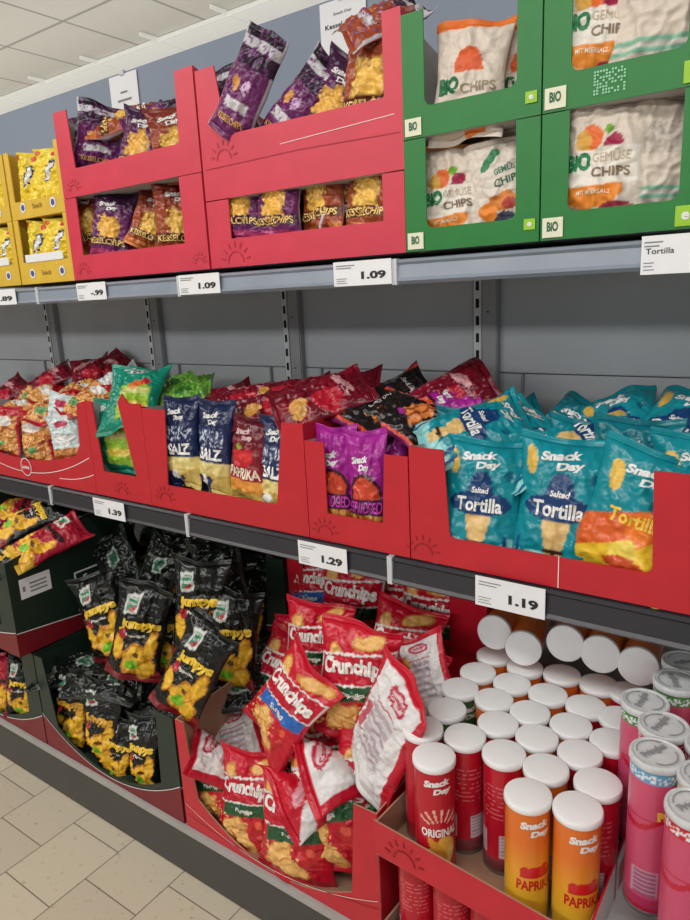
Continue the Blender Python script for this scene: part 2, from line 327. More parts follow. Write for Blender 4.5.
# lettering on the prints: (word, u, v, width, height, colour, bold, shear, rot, arc), sizes in units of the half width / half height
W_, Y_ = (232, 232, 230), (236, 196, 60)
SD = lambda v=.62, c=W_, u=0.: [('Snack', u-.1, v+.07, .8, .13, c, .05, .25, .12, 0), ('Day', u+.12, v-.08, .55, .14, c, .05, .25, .12, 0)]
TX = {
 'kessel_purple': ([('KESSELCHIPS', 0, -.5, 1.7, .17, (236, 196, 110), .02, 0, 0, 0)]+SD(.55), [('KESSELCHIPS', 0, -.68, 1.2, .12, (226, 170, 90), .02, 0, 0, 0)]),
 'kessel_brown': ([('KESSELCHIPS', 0, -.5, 1.7, .17, (246, 212, 130), .02, 0, 0, 0)]+SD(.6), []),
 'bio': ([('BiO', -.52, -.05, .62, .28, (40, 130, 80), .06, 0, .03, 0), ('GEMÜSE', .28, .02, .9, .17, (196, 176, 146), 0, 0, .03, 0), ('CHIPS', .28, -.22, .9, .15, (140, 120, 96), .03, 0, .03, 0), ('MIT MEERSALZ', -.1, -.52, .8, .07, (240, 226, 200), .02, 0, 0, 0)], []),
 'bio_red': ([('BiO', -.5, -.1, .6, .28, (30, 110, 70), .06, 0, .03, 0), ('CHIPS', .35, -.17, .95, .16, (160, 146, 124), .02, 0, .03, 0)], []),
 'bio_green': ([('GEMÜSE', .3, .3, .8, .16, (60, 120, 96), .02, 0, .1, 0), ('CHIPS', .3, .05, .9, .16, (60, 110, 90), .03, 0, .1, 0)], []),
 'green': (SD(.7), []), 'lime': ([], []),
 'navy': (SD(.62)+[('SALZ', .05, -.13, 1.3, .25, W_, .04, 0, 0, 0)], []),
 'maroon': (SD(.6, (226, 190, 190))+[('PAPRIKA', 0, -.27, 1.7, .24, (236, 220, 200), .03, 0, 0, 0)], []),
 'darkred': ([('Snack Day', 0, .45, 1.2, .16, (206, 150, 160), .04, .2, .1, 0)], []),
 'magenta': (SD(.42)+[('DEEP RIDGED', 0, -.35, 1.8, .2, (196, 60, 170), .02, 0, 0, 0)], []),
 'black_ridged': ([('Snack Day', 0, .55, 1., .14, (200, 190, 190), .03, .2, 0, 0)], []),
 'teal': (SD(.66)+[('Salted', 0, .2, .42, .09, W_, .03, .1, 0, 0), ('Tortilla', 0, -.02, 1.15, .22, W_, .03, 0, 0, 0)], []),
 'nacho': (SD(.6, W_, .1)+[('Tortilla', .1, .0, 1.1, .2, (240, 200, 70), .03, 0, 0, 0)], []),
 'teal_plain': (SD(.5), []),
 'ring_black': ([('Jumpys', .1, .2, 1.5, .24, Y_, .07, .1, .1, .1), ('Paprika', .0, .0, .7, .08, (220, 214, 204), .03, .1, .1, 0), ('funny', -.36, .67, .34, .06, W_, .02, 0, .1, 0), ('frisch', -.36, .58, .34, .06, W_, .02, 0, .1, 0)], []),
 'ring_dark': ([('Jumpys', .1, .12, 1.5, .26, (214, 160, 50), .07, .1, .1, .1), ('funny', -.36, .67, .34, .06, W_, .02, 0, .1, 0)], []),
 'ring_red': ([('Jumpys', .1, .2, 1.5, .24, (40, 30, 30), .07, .1, .1, .1)], []),
 'crunch_green': ([('Crunchips', 0, .29, 1.72, .34, (236, 234, 230), .05, .08, .12, .12), ('Paprika', .05, -.1, .6, .08, (220, 220, 210), .03, 0, .12, 0)], [('Crunchips', -.1, .68, .5, .07, (190, 30, 60), .03, 0, 0, 0)]),
 'crunch_blue': ([('Crunchips', 0, .29, 1.72, .34, (236, 234, 230), .05, .08, .12, .12), ('Salted', .05, -.1, .6, .08, (220, 220, 210), .03, 0, .12, 0)], []),
}
PT['kessel_slim'] = PT['kessel_purple']; TX['kessel_slim'] = TX['kessel_purple']; TX['crunch_flap'] = (TX['crunch_green'][0], [])
# kind: width, height, thickness, material
CR = dict(kessel_slim=.6, crunch_green=.62, crunch_blue=.62, crunch_flap=.62, teal=.55, nacho=.6, bio=.6, bio_red=.6, bio_green=.6, navy=.6, maroon=.6, darkred=.75, magenta=.6, black_ridged=.6, green=.6, ring_black=.8, kessel_purple=.8, kessel_brown=.8)
SZ = dict(kessel_slim=(.122, .25, .06, 'foil'), crunch_flap=(.215, .3, .08, 'foil'), kessel_purple=(.165, .22, .06, 'foil'), kessel_brown=(.165, .22, .06, 'foil'), bio=(.155, .215, .055, 'paper'), bio_red=(.15, .21, .055, 'paper'), bio_green=(.15, .2, .05, 'paper'),
          mix=(.17, .2, .06, 'foil'), mix_light=(.16, .19, .05, 'foil'), green=(.2, .27, .075, 'foil'), lime=(.15, .2, .06, 'foil'), navy=(.118, .25, .06, 'foil'), maroon=(.14, .24, .065, 'foil'), darkred=(.16, .26, .06, 'foil'),
          magenta=(.102, .25, .055, 'foil'), black_ridged=(.17, .26, .06, 'foil'), teal=(.185, .27, .08, 'foil'), nacho=(.19, .26, .075, 'foil'), teal_plain=(.18, .26, .07, 'foil'),
          ring_black=(.155, .27, .06, 'foil'), ring_dark=(.155, .26, .06, 'foil'), ring_red=(.16, .26, .07, 'foil'), dark_side=(.15, .26, .05, 'foil'), crunch_green=(.215, .3, .08, 'foil'), crunch_blue=(.2, .28, .07, 'foil'), packet=(.12, .165, .025, 'foil'))
def new_mesh(name, P, F, colr, m, smooth=True):
    me = bpy.data.meshes.new(name); me.from_pydata(P, [], F)
    a = me.color_attributes.new('print', 'FLOAT_COLOR', 'POINT'); arr = np.ones((len(P), 4), np.float32); arr[:, :3] = colr; a.data.foreach_set('color', arr.ravel())
    me.materials.append(m); me.polygons.foreach_set('use_smooth', [smooth]*len(me.polygons)); me.update(); return me
class Bag:
    """a filled pouch with two crimped seals: one surface function, sampled for the pouch, the seals and the lettering"""
    def __init__(s, kind, seed, fold=None, fill=1.):
        s.w, s.h, s.t, s.mk = SZ[kind]; s.kind, s.seed, s.fold, s.t = kind, seed, fold, s.t*fill
        s.SV = .9
    def surf(s, u, v, front):
        w, h, t = s.w, s.h, s.t; sd = s.seed*7.31; sg = 1. if front else -1.
        vv = np.clip(np.abs(v)/s.SV, 0, 1); prof = (1-vv**2.6)**.62; across = np.clip(1-np.abs(u)**2.3, 0, 1)**.6
        x = u*w/2*(1-.12*(1-vv**3)-.03*np.sin(v*5+sd)*(1-vv)); z = v*h/2*(1-.02*(1-u*u)-.03*np.sin(u*3+sd)*v*v)
        o = t/2*prof*across
        off = -1.7 if front else 3.9
        N = np.array([[noise.fractal(Vector((a*w*11+sd, b*h*11+off, sd)), .8, 2.1, 3), noise.noise(Vector((a*w*16+b*h*9+sd, b*h*13-a*w*7, off+sd))), noise.noise(Vector((a*w*8+sd, b*h*26+off, sd*2)))] for a, b in zip(u, v)])
        em = (1-np.abs(u)**6)*(1-vv**8)
        o = o+em*(N[:, 0]*.010+np.maximum(0, .28-np.abs(N[:, 1]))*.032-.004-np.maximum(0, .2-np.abs(N[:, 2]))*.025)*CR.get(s.kind, 1.)
        pl = np.exp(-(1-vv)*4.5)*(1-vv**10)*(1-u**4)
        o = o+pl*.0055*(np.sin(u*13+sd+v)+.6*np.sin(u*23+sd*2))
        crimp = (np.abs(v) >= s.SV)
        o = np.where(crimp, .0007+.0006*np.sin(v*h*900), np.maximum(o, .0012))
        warp = .017*np.sin(u*2.6+sd+v*1.3)*np.abs(v)**3+.004*np.sin(u*7+sd)*vv**6
        off_n = sg*o+warp
        P = np.stack([x, -off_n, z], 1)
        if s.fold:
            nx, nz, d, A, Rf = s.fold; A = R(A); L = math.hypot(nx, nz); nx /= L; nz /= L
            k = x*nx+z*nz-d*h/2; k1 = np.maximum(k, 0); th = np.minimum(k1/Rf, abs(A)); sA = 1 if A > 0 else -1
            al = Rf*np.sin(th)+np.maximum(k1-abs(A)*Rf, 0)*math.cos(A); di = sA*(Rf*(1-np.cos(th))+np.maximum(k1-abs(A)*Rf, 0)*math.sin(abs(A)))
            oo = np.where(k > 0, off_n, off_n); shift = al-k1
            P = np.stack([x+nx*shift-nx*sA*oo*np.sin(th), -(di+oo*np.cos(th)), z+nz*shift-nz*sA*oo*np.sin(th)], 1)
        return P
    def paintnoise(s, u, v):
        q = s.seed*3.3
        return np.array([[noise.noise(Vector((a*3+q, b*4, q))), noise.noise(Vector((a*11+q, b*15, 5+q))), noise.noise(Vector((a*1.5+q, b*2, 9)))] for a, b in zip(u, v)])
    def grid(s, u0, u1, v0, v1, nu, nv, name):
        PP, FF, CC = [], [], []; base_ = 0
        for front in (True, False):
            U, V = np.meshgrid(np.linspace(u0, u1, nu), np.linspace(v0, v1, nv)); U, V = U.ravel(), V.ravel()
            P = s.surf(U, V, front); c = PT[s.kind](U, V, s.paintnoise(U, V), front)
            for j in range(nv-1):
                for i in range(nu-1):
                    a = base_+j*nu+i; q = (a, a+1, a+nu+1, a+nu); FF.append(q if front else q[::-1])
            PP.append(P); CC.append(c)
            if front: s.G = P.reshape(nv, nu, 3)
            else: s.GB = P.reshape(nv, nu, 3)
            base_ += nu*nv
        # close the rim so the pouch is one skin
        n = nu*nv
        for j in range(nv-1):
            a, b = j*nu, (j+1)*nu; FF.append((a, b, n+b, n+a)); a, b = a+nu-1, b+nu-1; FF.append((b, a, n+a, n+b))
        for i in range(nu-1):
            FF.append((i+1, i, n+i, n+i+1)); k = (nv-1)*nu+i; FF.append((k, k+1, n+k+1, n+k))
        return np.concatenate(PP), FF, np.concatenate(CC)
    def letters(s, P, F, CC, specs, front, nu, nv):
        G = s.G if front else s.GB
        du = np.gradient(G, axis=1); dv = np.gradient(G, axis=0); Nn = np.cross(du, dv); Nn /= np.linalg.norm(Nn, axis=2, keepdims=True)+1e-12
        if not front: Nn = -Nn
        Ps, Fs, Cs = [P], list(F), [CC]; n0 = len(P)
        for word, cu, cv, tw, th, col, bold, shear, rot, arc in specs:
            pts, tr = text_geo(word, tw*s.w/2, th*s.h/2, bold, shear, rot, .006, arc)
            a = np.array(pts); U = cu+a[:, 0]/(s.w/2)*(1 if front else -1); V = cv+a[:, 1]/(s.h/2)
            gu = np.clip((U+1)/2*(nu-1), 0, nu-1.001); gv = np.clip((V+s.SV)/(2*s.SV)*(nv-1), 0, nv-1.001)
            i, j = gu.astype(int), gv.astype(int); fu, fv = (gu-i)[:, None], (gv-j)[:, None]
            lerp = lambda A: (A[j, i]*(1-fu)*(1-fv)+A[j, i+1]*fu*(1-fv)+A[j+1, i]*(1-fu)*fv+A[j+1, i+1]*fu*fv)
            Q = lerp(G)+lerp(Nn)*.0011
            Ps.append(Q); Cs.append(np.tile(C(*col), (len(Q), 1))); Fs += [tuple(n0+k for k in t) for t in tr]; n0 += len(Q)
        return np.concatenate(Ps), Fs, np.concatenate(Cs)
    def build(s, res=1.):
        nu, nv = int(46*res), int(60*res)
        P, F, c = s.grid(-1, 1, -s.SV, s.SV, nu, nv, 'pouch'); tf, tb = TX.get(s.kind, ([], []))
        if tf: P, F, c = s.letters(P, F, c, tf, True, nu, nv)
        if tb: P, F, c = s.letters(P, F, c, tb, False, nu, nv)
        ms = [new_mesh('pouch', P.tolist(), F, c, M[s.mk])]
        for a, b in ((s.SV, 1.), (-1., -s.SV)):
            P, F, c = s.grid(-1, 1, a, b, nu, 7, 'seal'); ms.append(new_mesh('seal', P.tolist(), F, c, M[s.mk]))
        return ms
_bags = {}
def bag(kind, seed, pos, label, yaw=0., pitch=0., roll=0., back=False, fold=None, scale=1., fill=1., group=None, res=1.):
    """place a bag with its centre at pos = (pixel x, pixel y, depth Y) or a Vector"""
    key = (kind, seed, fold, fill)
    if key not in _bags: _bags[key] = Bag(kind, seed, fold, fill).build(res)
    ms = _bags[key]
    p = pos if isinstance(pos, Vector) else at(pos[0], pos[1], Y=pos[2])
    Mx = Matrix.Translation(p) @ Matrix.Rotation(R(yaw), 4, 'Z') @ Matrix.Rotation(R(-pitch), 4, 'X') @ Matrix.Rotation(R(roll), 4, 'Y')
    if back: Mx = Mx @ Matrix.Rotation(math.pi, 4, 'Z')
    Mx = Mx @ Matrix.Scale(scale, 4)
    o = link('snack_packet' if kind == 'packet' else 'snack_bag', ms[0]); o.matrix_world = Mx; tag(o, label, 'packet' if kind == 'packet' else 'snack bag', group)
    link('top_seal', ms[1], o); link('bottom_seal', ms[2], o)
    return o
# ------------------------------------------------------------------ the setting
def struct(name, bm, m, parent=None):
    o = obj(name, bm, m, parent); o['kind'] = 'structure'; return o
bm = bmesh.new(); box(bm, -9, 4, -4, 3.8, -.05, 0); struct('floor', bm, floor_mat())
bm = bmesh.new(); box(bm, -9, 4, -4, 3.8, 3.0, 3.05); struct('ceiling', bm, ceil_mat())
bm = bmesh.new(); box(bm, -9, 4, 3.8, 3.9, 0, 3.0); struct('wall_back', bm, M['room'])
bm = bmesh.new(); box(bm, -9.1, -9, -4, 3.9, 0, 3.0); struct('wall_left', bm, M['room'])
# bright perforated strip running along the ceiling, with its cross rails
bm = bmesh.new(); box(bm, -9, 4, 3.27, 3.62, 2.975, 2.999); struct('trim_1', bm, M['strip'])
bm = bmesh.new()
for k in range(22):
    x = -9+.59+k*.6; box(bm, x-.006, x+.006, 3.12, 3.62, 2.972, 2.99)
for y in (3.26,): box(bm, -9, 4, y-.008, y+.008, 2.966, 2.99)
struct('trim_2', bm, M['trimw'])  # rails given emission to look lit by the strip

# ------------------------------------------------------------------ shelving
YT, YM, YK = 1.2, 1.146, .92
ZT, ZM, ZD = 1.472, .877, .149
JX = [-4.415, -3.8, -3.185, -2.565, -1.95, -1.335, -.72, -.105, .51, 1.125]
bm = bmesh.new()
for a, b in zip(JX[:-1], JX[1:]):
    for z0, z1 in ((.15, .5), (.503, .88), (.883, 1.2), (1.203, 1.48)): box(bm, a+.004, b-.004, 1.625, 1.64, z0, z1, 0, .002)
    for q in (.16, .84): box(bm, a+(b-a)*q-.003, a+(b-a)*q+.003, 1.615, 1.626, 1.155, 1.2, 1)
tag(obj('back_panel', bm, [M['back'], M['upright']]), 'grey steel back panelling with thin hooks behind the snack shelves', 'back panel')
bm = bmesh.new(); box(bm, JX[0], JX[-1], 1.66, 1.70, 1.40, 2.157); tag(obj('header_panel', bm, M['wall']), 'plain blue-grey header panel above the top shelf', 'header panel')
bm = bmesh.new(); box(bm, JX[0], JX[-1], 1.641, 1.66, .1, 1.5); tag(obj('rear_sheet', bm, M['upright']), 'dark rear sheet closing the shelving behind its panels', 'rear sheet')
def upright(x, lab):
    e = empty('shelf_upright', (x, 1.6, 0)); tag(e, lab, 'upright', 'slotted uprights between the shelf bays')
    bm = bmesh.new(); box(bm, -.028, .038, .004, .05, 0, 1.47, 0, .003); obj('post', bm, M['upright'], e); bm = bmesh.new(); box(bm, -.022, -.002, 0, .003, 0, 1.47, 0, .001); obj('slotted_strip', bm, M['rail_cap'], e)
    bm = bmesh.new(); z = .2
    while z < 1.45: box(bm, -.0155, -.0075, -.0012, .004, z, z+.022); z += .0415
    z = .3
    while z < 1.4: box(bm, .012, .016, .0025, .006, z, z+.004); z += .15
    obj('slot_row', bm, M['slot'], e)
UL = {-2.565: 'grey slotted upright behind the pile of mixed savoury snack bags, at the left edge', -1.95: 'grey slotted upright behind the pretzel snack bags, leftmost clear one', -1.335: 'grey slotted upright behind the light green bags', -.72: 'grey slotted upright behind the purple bag beside the teal bags'}
for x in JX:
    lab = UL.get(x, 'grey slotted steel upright at the back of the shelving')
    if x == -1.335: lab = 'grey slotted upright behind the dark red bags lying over the navy ones'
    if x == -1.95: lab = 'grey slotted upright behind the light green bags'
    if x == -2.565: lab = 'grey slotted upright behind the pretzel snack bags'
    upright(x, lab)
def shelf(x0, x1, Y, z, rm, name, lab, rh, grp):
    e = empty('shelf_board', (x0, Y, z)); tag(e, lab, 'shelf', grp); L = x1-x0
    bm = bmesh.new(); box(bm, .002, L-.002, .012, 1.6-Y, -.03, -.006, 0, .002); obj('board', bm, M['shelf'], e)
    bm = bmesh.new()
    prof = [(.014, 0), (.0, -.002), (-.006, -.007), (-.001, -.012), (-.004, -rh+.012), (-.009, -rh+.006), (-.002, -rh), (.014, -rh)]
    a = [bm.verts.new((.006, p[0], p[1])) for p in prof]; b = [bm.verts.new((L-.006, p[0], p[1])) for p in prof]
    for i in range(len(prof)): j = (i+1) % len(prof); bm.faces.new((a[i], b[i], b[j], a[j]))
    bm.faces.new(a); bm.faces.new(b[::-1]); obj('price_rail', bm, rm, e)
    for q in (0, L-.006):
        bm = bmesh.new(); box(bm, q, q+.006, -.008, .01, -rh-.001, .0005, 0, .001); obj('rail_end_cap', bm, M['rail_cap'], e)
PL = ['far left', '', '', '', '', '', '', '', '']
SL = {-1.95: 'under the red crisp stack beside the yellow cartons', -1.335: 'under the wide red crisp stack', -.72: 'under the green crisp stacks', -2.565: 'under the yellow cartons'}
SM = {-1.95: 'carrying the teal-green and navy bags', -1.335: 'carrying the navy and magenta bags', -.72: 'carrying the teal tortilla bags', -2.565: 'carrying the pretzel snack tray'}
for a, b in zip(JX[:-1], JX[1:]):
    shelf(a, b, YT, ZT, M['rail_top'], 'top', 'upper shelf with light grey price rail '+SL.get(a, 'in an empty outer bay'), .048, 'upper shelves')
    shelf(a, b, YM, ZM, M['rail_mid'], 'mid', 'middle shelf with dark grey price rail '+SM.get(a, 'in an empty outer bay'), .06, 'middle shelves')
e = empty('display_plinth', (JX[0], YK, 0)); tag(e, 'low steel base deck with a dark kick panel along the floor', 'shelf base'); L = JX[-1]-JX[0]
bm = bmesh.new(); box(bm, 0, L, .0, .70, ZD-.02, ZD-.001, 0, .003); obj('deck', bm, M['kick_top'], e)
bm = bmesh.new(); box(bm, 0, L, .004, .02, .004, ZD-.021); obj('kick_panel', bm, M['kick'], e)

# ------------------------------------------------------------------ price tags and cards
def price(px0, px1, py, Y, zc, h, txt, label, name='price_tag', lines=True, title=None):
    a, b = at(px0, py, Y=Y-.012), at(px1, py, Y=Y-.012); w = b.x-a.x
    e = empty(name, ((a.x+b.x)/2, Y-.0105, zc)); tag(e, label, 'price tag'); bm = bmesh.new()
    box(bm, -w/2, w/2, 0, .0012, -h/2, h/2, 0); obj('tag_card', bm, M['card'], e); bm = bmesh.new()
    if txt: flat_text(bm, txt, w*.2, -.1*h, w*(.42 if w > .05 else .5), h*.32, -.0006, 0, .045)
    if title: flat_text(bm, title, -w*.17, h*.1, w*.5, h*.15, -.0006, 0, .01)
    for k in range(2): quad(bm, -w*.45, -w*(.12+.06*k), h*(.33-.1*k)-.001, h*(.33-.1*k)+.001, -.0006, 1)
    for k in range(3): quad(bm, -w*.45, -w*(.26+.03*(k % 2)), -h*(.2+.09*k)-.0007, -h*(.2+.09*k)+.0007, -.0006, 1)
    obj('lettering', bm, [M['ink'], M['ink_soft']], e)
price(-22, 15, 295, YT, 1.450, .046, '1.89', 'white price tag reading 1.89 under the yellow cartons')
price(76, 105, 288, YT, 1.450, .046, '-.99', 'white price tag reading -.99 under the narrow red stack')
price(178, 219, 281, YT, 1.450, .046, '1.09', 'white price tag reading 1.09 under the gap between both red stacks')
price(333, 391, 271, YT, 1.450, .048, '1.09', 'white price tag reading 1.09 under the right end of the wide red stack')
price(641, 699, 253, YT, 1.447, .058, None, 'white price tag titled Tortilla under the right green stack', title='Tortilla')
price(93, 123, 505, YM, .846, .054, '1.39', 'white price tag reading 1.39 under the teal-green bag tray')
price(298, 346, 553, YM, .846, .056, '1.29', 'white price tag reading 1.29 under the magenta bag tray')
price(475, 545, 595, YM, .848, .06, '1.19', 'white price tag reading 1.19 under the teal tortilla bags')
def card(p0, p1, z0, z1, label, rows):
    a, b = at(*p0, Y=1.655), at(*p1, Y=1.655); w = b.x-a.x; e = empty('sign_card', ((a.x+b.x)/2, 1.655, z0)); tag(e, label, 'sign'); h = z1-z0
    bm = bmesh.new(); box(bm, -w/2, w/2, 0, .002, 0, h); obj('card_sheet', bm, M['card'], e); bm = bmesh.new()
    for s, cx, cz, tw, th, mi in rows:
        if s: flat_text(bm, s, cx*w, cz*h, tw*w, th*h, -.0008, mi, .02)
        else: quad(bm, (cx-tw/2)*w, (cx+tw/2)*w, (cz-th/2)*h, (cz+th/2)*h, -.0008, mi)
    obj('lettering', bm, [M['ink'], M['ink_soft']], e)
    bm = bmesh.new(); box(bm, -.012, .012, -.004, .005, h-.005, h+.012, 0, .002); obj('clip', bm, M['rail_cap'], e)
card((110, 90), (138, 90), 1.98, 2.15, 'small white sign card above the narrow red stack', [(None, .0, .68, .25, .035, 1), (None, .0, .54, .5, .04, 1)])
card((321, 40), (367, 40), 1.90, 2.15, 'white sign card headed Kessel Chips above the wide red stack', [('Snack Day', .0, .87, .4, .035, 1), ('Kessel Chips', .0, .76, .78, .06, 0), ('-.99', .02, .3, .8, .2, 0)])

# ------------------------------------------------------------------ display trays
def U(x0, x1, z0, lt, rt, wx0, wx1, wz, r=.006, wx0t=None, wx1t=None):
    """front of a tray: two side posts (tops lt, rt) and a lip up to wz between wx0 and wx1, rounded inner corners"""
    wx0t = wx0 if wx0t is None else wx0t; wx1t = wx1 if wx1t is None else wx1t
    p = [(x0, z0), (x1, z0), (x1, rt), (wx1t, rt)]
    for k in range(6): a = k/5*math.pi/2; p.append((wx1-r+r*math.cos(a), wz+r-r*math.sin(a)))
    for k in range(6): a = k/5*math.pi/2; p.append((wx0+r-r*math.sin(a), wz+r-r*math.cos(a)))
    p += [(wx0t, lt), (x0, lt)]
    return p
def sun(bm, cx, cz, r, mi, y=-.0012):
    for k in range(12):
        a, b = math.pi*k/12, math.pi*(k+1)/12
        f = bm.faces.new([bm.verts.new((cx+q*math.cos(t), y, cz+q*math.sin(t))) for q, t in ((r*.5, a), (r*.5, b), (r*.58, b), (r*.58, a))]); f.material_index = mi
    for k in range(7):
        a = math.pi*(k+.5)/7; d = .07
        f = bm.faces.new([bm.verts.new((cx+q*math.cos(t), y, cz+q*math.sin(t))) for q, t in ((r*.75, a-d), (r*.75, a+d), (r*1.05, a+d*.5), (r*1.05, a-d*.5))]); f.material_index = mi
T = .0035
def tray(label, front, Y0, depth, outer, inner, edge, hb, hs=None, suns=(), sun_m=None, yaw=0., group=None, side=None, sides=True, backp=True, lowmat=None, lines=()):
    x0, x1 = min(p[0] for p in front), max(p[0] for p in front); z0 = min(p[1] for p in front)
    e = empty('display_tray', (x0, Y0, z0), R(yaw)); tag(e, label, 'display tray', group); w = x1-x0
    fp = [(p[0]-x0, p[1]-z0) for p in front]; bm = bmesh.new(); ms = [outer, inner, edge, sun_m or outer, lowmat or outer, M['white']]
    prism(bm, fp, (0, 0, 0), (1, 0, 0), (0, 0, 1), (0, 1, 0), T)
    for sx, sz, sr in suns: sun(bm, sx-x0, sz-z0, sr, 3)
    for pts, wd, mi in lines:                                        # printed bands: polylines with a width, on the front
        for (ax, az), (bx, bz) in zip(pts[:-1], pts[1:]):
            f = bm.faces.new([bm.verts.new((px-x0, -.0014, pz-z0)) for px, pz in ((ax, az), (bx, bz), (bx, bz+wd), (ax, az+wd))]); f.material_index = mi
    bmesh.ops.recalc_face_normals(bm, faces=bm.faces)
    obj('front_panel', bm, ms, e)
    hl, hr = (hs if hs else (front[-1][1]-z0, front[2][1]-z0))
    if sides:
        for k, (X, n, h) in enumerate(((0, (1, 0, 0), hl), (w, (-1, 0, 0), hr))):
            sp = side(h, depth) if side else [(T, 0), (depth-T, 0), (depth-T, hb), (T, h)]
            bm = bmesh.new(); prism(bm, sp, (X, 0, 0), (0, 1, 0), (0, 0, 1), n, T); obj('side_panel', bm, [outer, inner, edge], e)
    if backp:
        bm = bmesh.new(); prism(bm, [(0, 0), (w, 0), (w, hb), (0, hb)], (0, depth, 0), (1, 0, 0), (0, 0, 1), (0, -1, 0), T); obj('back_panel', bm, [outer, inner, edge], e)
    bm = bmesh.new(); box(bm, T, w-T, T, depth-T, .0005, .003); obj('base_panel', bm, inner, e)
    return e, x0, z0
def sticker(e, x0, z0, xa, xb, za, zb, m, words=(), name='sticker', bars=None):
    bm = bmesh.new(); w, h = xb-xa, zb-za; box(bm, xa-x0, xb-x0, -.0022, -.0012, za-z0, zb-z0, 0)
    for s, cx, cz, tw, th in words: flat_text(bm, s, (xa+xb)/2-x0+cx*w, (za+zb)/2-z0+cz*h, tw*w, th*h, -.0028, 1, .04)
    obj(name, bm, [m, M['text_green'] if m is not M['eco'] else M['white']], e)
def shallow(h, d): return [(T, 0), (d-T, 0), (d-T, h*.98), (T, h)]
# --- top shelf
zc = 1.668
for xa, xb, s in ((-2.055, -1.779, 'beside the narrow red stack'), (-2.345, -2.063, 'at the left photo edge')):
    for z0, z1, lv in ((1.4835, zc, 'lower'), (zc+.001, 1.855, 'upper')):
        e, x0, z_ = tray('%s yellow carton of snack packets %s' % (lv, s), U(xa, xb, z0, z1, z1, xa+.024, xb-.024, z0+(.062 if lv == 'lower' else .048), .004), 1.215, .3, M['yellow'], M['yellow'], M['yellow'], z1-z0-.002, side=shallow)
        bm = bmesh.new()
        for cx in (.065, xb-xa-.06):
            a = [bm.verts.new((cx+.014*math.cos(t*.5236), -.0012, .03+.014*math.sin(t*.5236))) for t in range(12)]; bm.faces.new(a).material_index = 0
            a = [bm.verts.new((cx+.009*math.cos(t*.5236), -.0018, .03+.009*math.sin(t*.5236))) for t in range(12)]; bm.faces.new(a).material_index = 1
        flat_text(bm, 'Snack', (xb-xa)/2, .03, .05, .014, -.0014, 2, .02)
        obj('printed_emblems', bm, [M['white'], M['blue'], mat('ochre_print', (160, 126, 40), .5, .02)], e)
        if lv == 'lower': sticker(e, x0, z_, xa+.04, xb-.045, z0+.062, z0+.084, M['card'], name='white_strip')
        for k, cx in enumerate((xa+.085, xb-.085)):
            bag('packet', 1+k, Vector((cx, 1.239, (z0+z1)/2+.006)), '%s yellow packet in the %s yellow carton %s' % (('left', 'right')[k], lv, s), 4-7*k, 2, 3-5*k, group='yellow packets')
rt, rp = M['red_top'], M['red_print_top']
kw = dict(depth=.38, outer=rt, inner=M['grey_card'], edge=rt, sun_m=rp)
tray('lower red tray of the narrow stack beside the yellow cartons', U(-1.784, -1.243, 1.4835, 1.699, 1.699, -1.73, -1.32, 1.548, .004), 1.213, hb=.212, suns=[(-1.735, 1.497, .032), (-1.275, 1.497, .026)], side=shallow, **kw)
tray('upper red tray of the narrow stack beside the yellow cartons', U(-1.78, -1.24, 1.70, 1.916, 1.922, -1.712, -1.305, 1.770, .003, wx0t=-1.722, wx1t=-1.30), 1.211, hb=.1, suns=[(-1.73, 1.715, .03)], **kw)
tray('lower red tray of the wide stack left of the green stack', U(-1.236, -.704, 1.4835, 1.632, 1.632, -1.165, -.753, 1.546, .003), 1.213, hb=.147, suns=[(-1.155, 1.493, .045)], side=shallow, **kw)
tray('upper red tray of the wide stack left of the green stack', U(-1.234, -.702, 1.634, 1.908, 1.908, -1.152, -.742, 1.765, .003, wx0t=-1.175), 1.211, hb=.1, suns=[(-1.165, 1.715, .04)],
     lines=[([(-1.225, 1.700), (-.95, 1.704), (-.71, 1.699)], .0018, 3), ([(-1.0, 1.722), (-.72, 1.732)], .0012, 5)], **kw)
kg = dict(depth=.36, outer=M['green'], inner=M['grey_card'], edge=M['green_edge'])
for z0, z1, t1, lv in ((1.4835, 1.682, 1.682, 'lower'), (1.684, 1.892, 1.892, 'upper')):
    wz = 1.524 if lv == 'lower' else 1.735
    e, x0, z_ = tray('%s green organic crisp tray beside the wide red stack' % lv, U(-.702, -.440, z0, z1, t1, -.657, -.482, wz, .014), 1.211, hb=(z1-z0-.002 if lv == 'lower' else .12), side=shallow if lv == 'lower' else None, **kg)
    sticker(e, x0, z_, -.697, -.663, z0+.004, z0+.034, M['cream'], [('BiO', 0, .05, .5, .5)])
    sticker(e, x0, z_, -.466, -.446, z0+.020, z0+.038, M['eco'], [('e', 0, 0, .4, .4)], 'leaf_mark')
    z1 = z1 if lv == 'lower' else 1.93
    e, x0, z_ = tray('%s green organic crisp tray at the right end of the top shelf' % lv, U(-.437, -.178, z0, z1, z1, -.392, -.222, wz+.003, .014), 1.211, hb=(z1-z0-.002), side=shallow, **kg)
    sticker(e, x0, z_, -.433, -.398, z0+.004, z0+.036, M['cream'], [('BiO', 0, .05, .55, .5)])
    sticker(e, x0, z_, -.225, -.196, z0+.004, z0+.034, M['eco'], [('e', 0, 0, .4, .4)], 'leaf_mark')
    if lv == 'upper':
        bm = bmesh.new()
        for i in range(11):
            for j in range(8):
                if rng.random() < .62: x = .082+i*.0045; z = .012+j*.0045; quad(bm, x, x+.003, z, z+.003, -.0016, 0)
        obj('speckled_print', bm, mat('mint_print', (150, 214, 170), .5, .02), e)
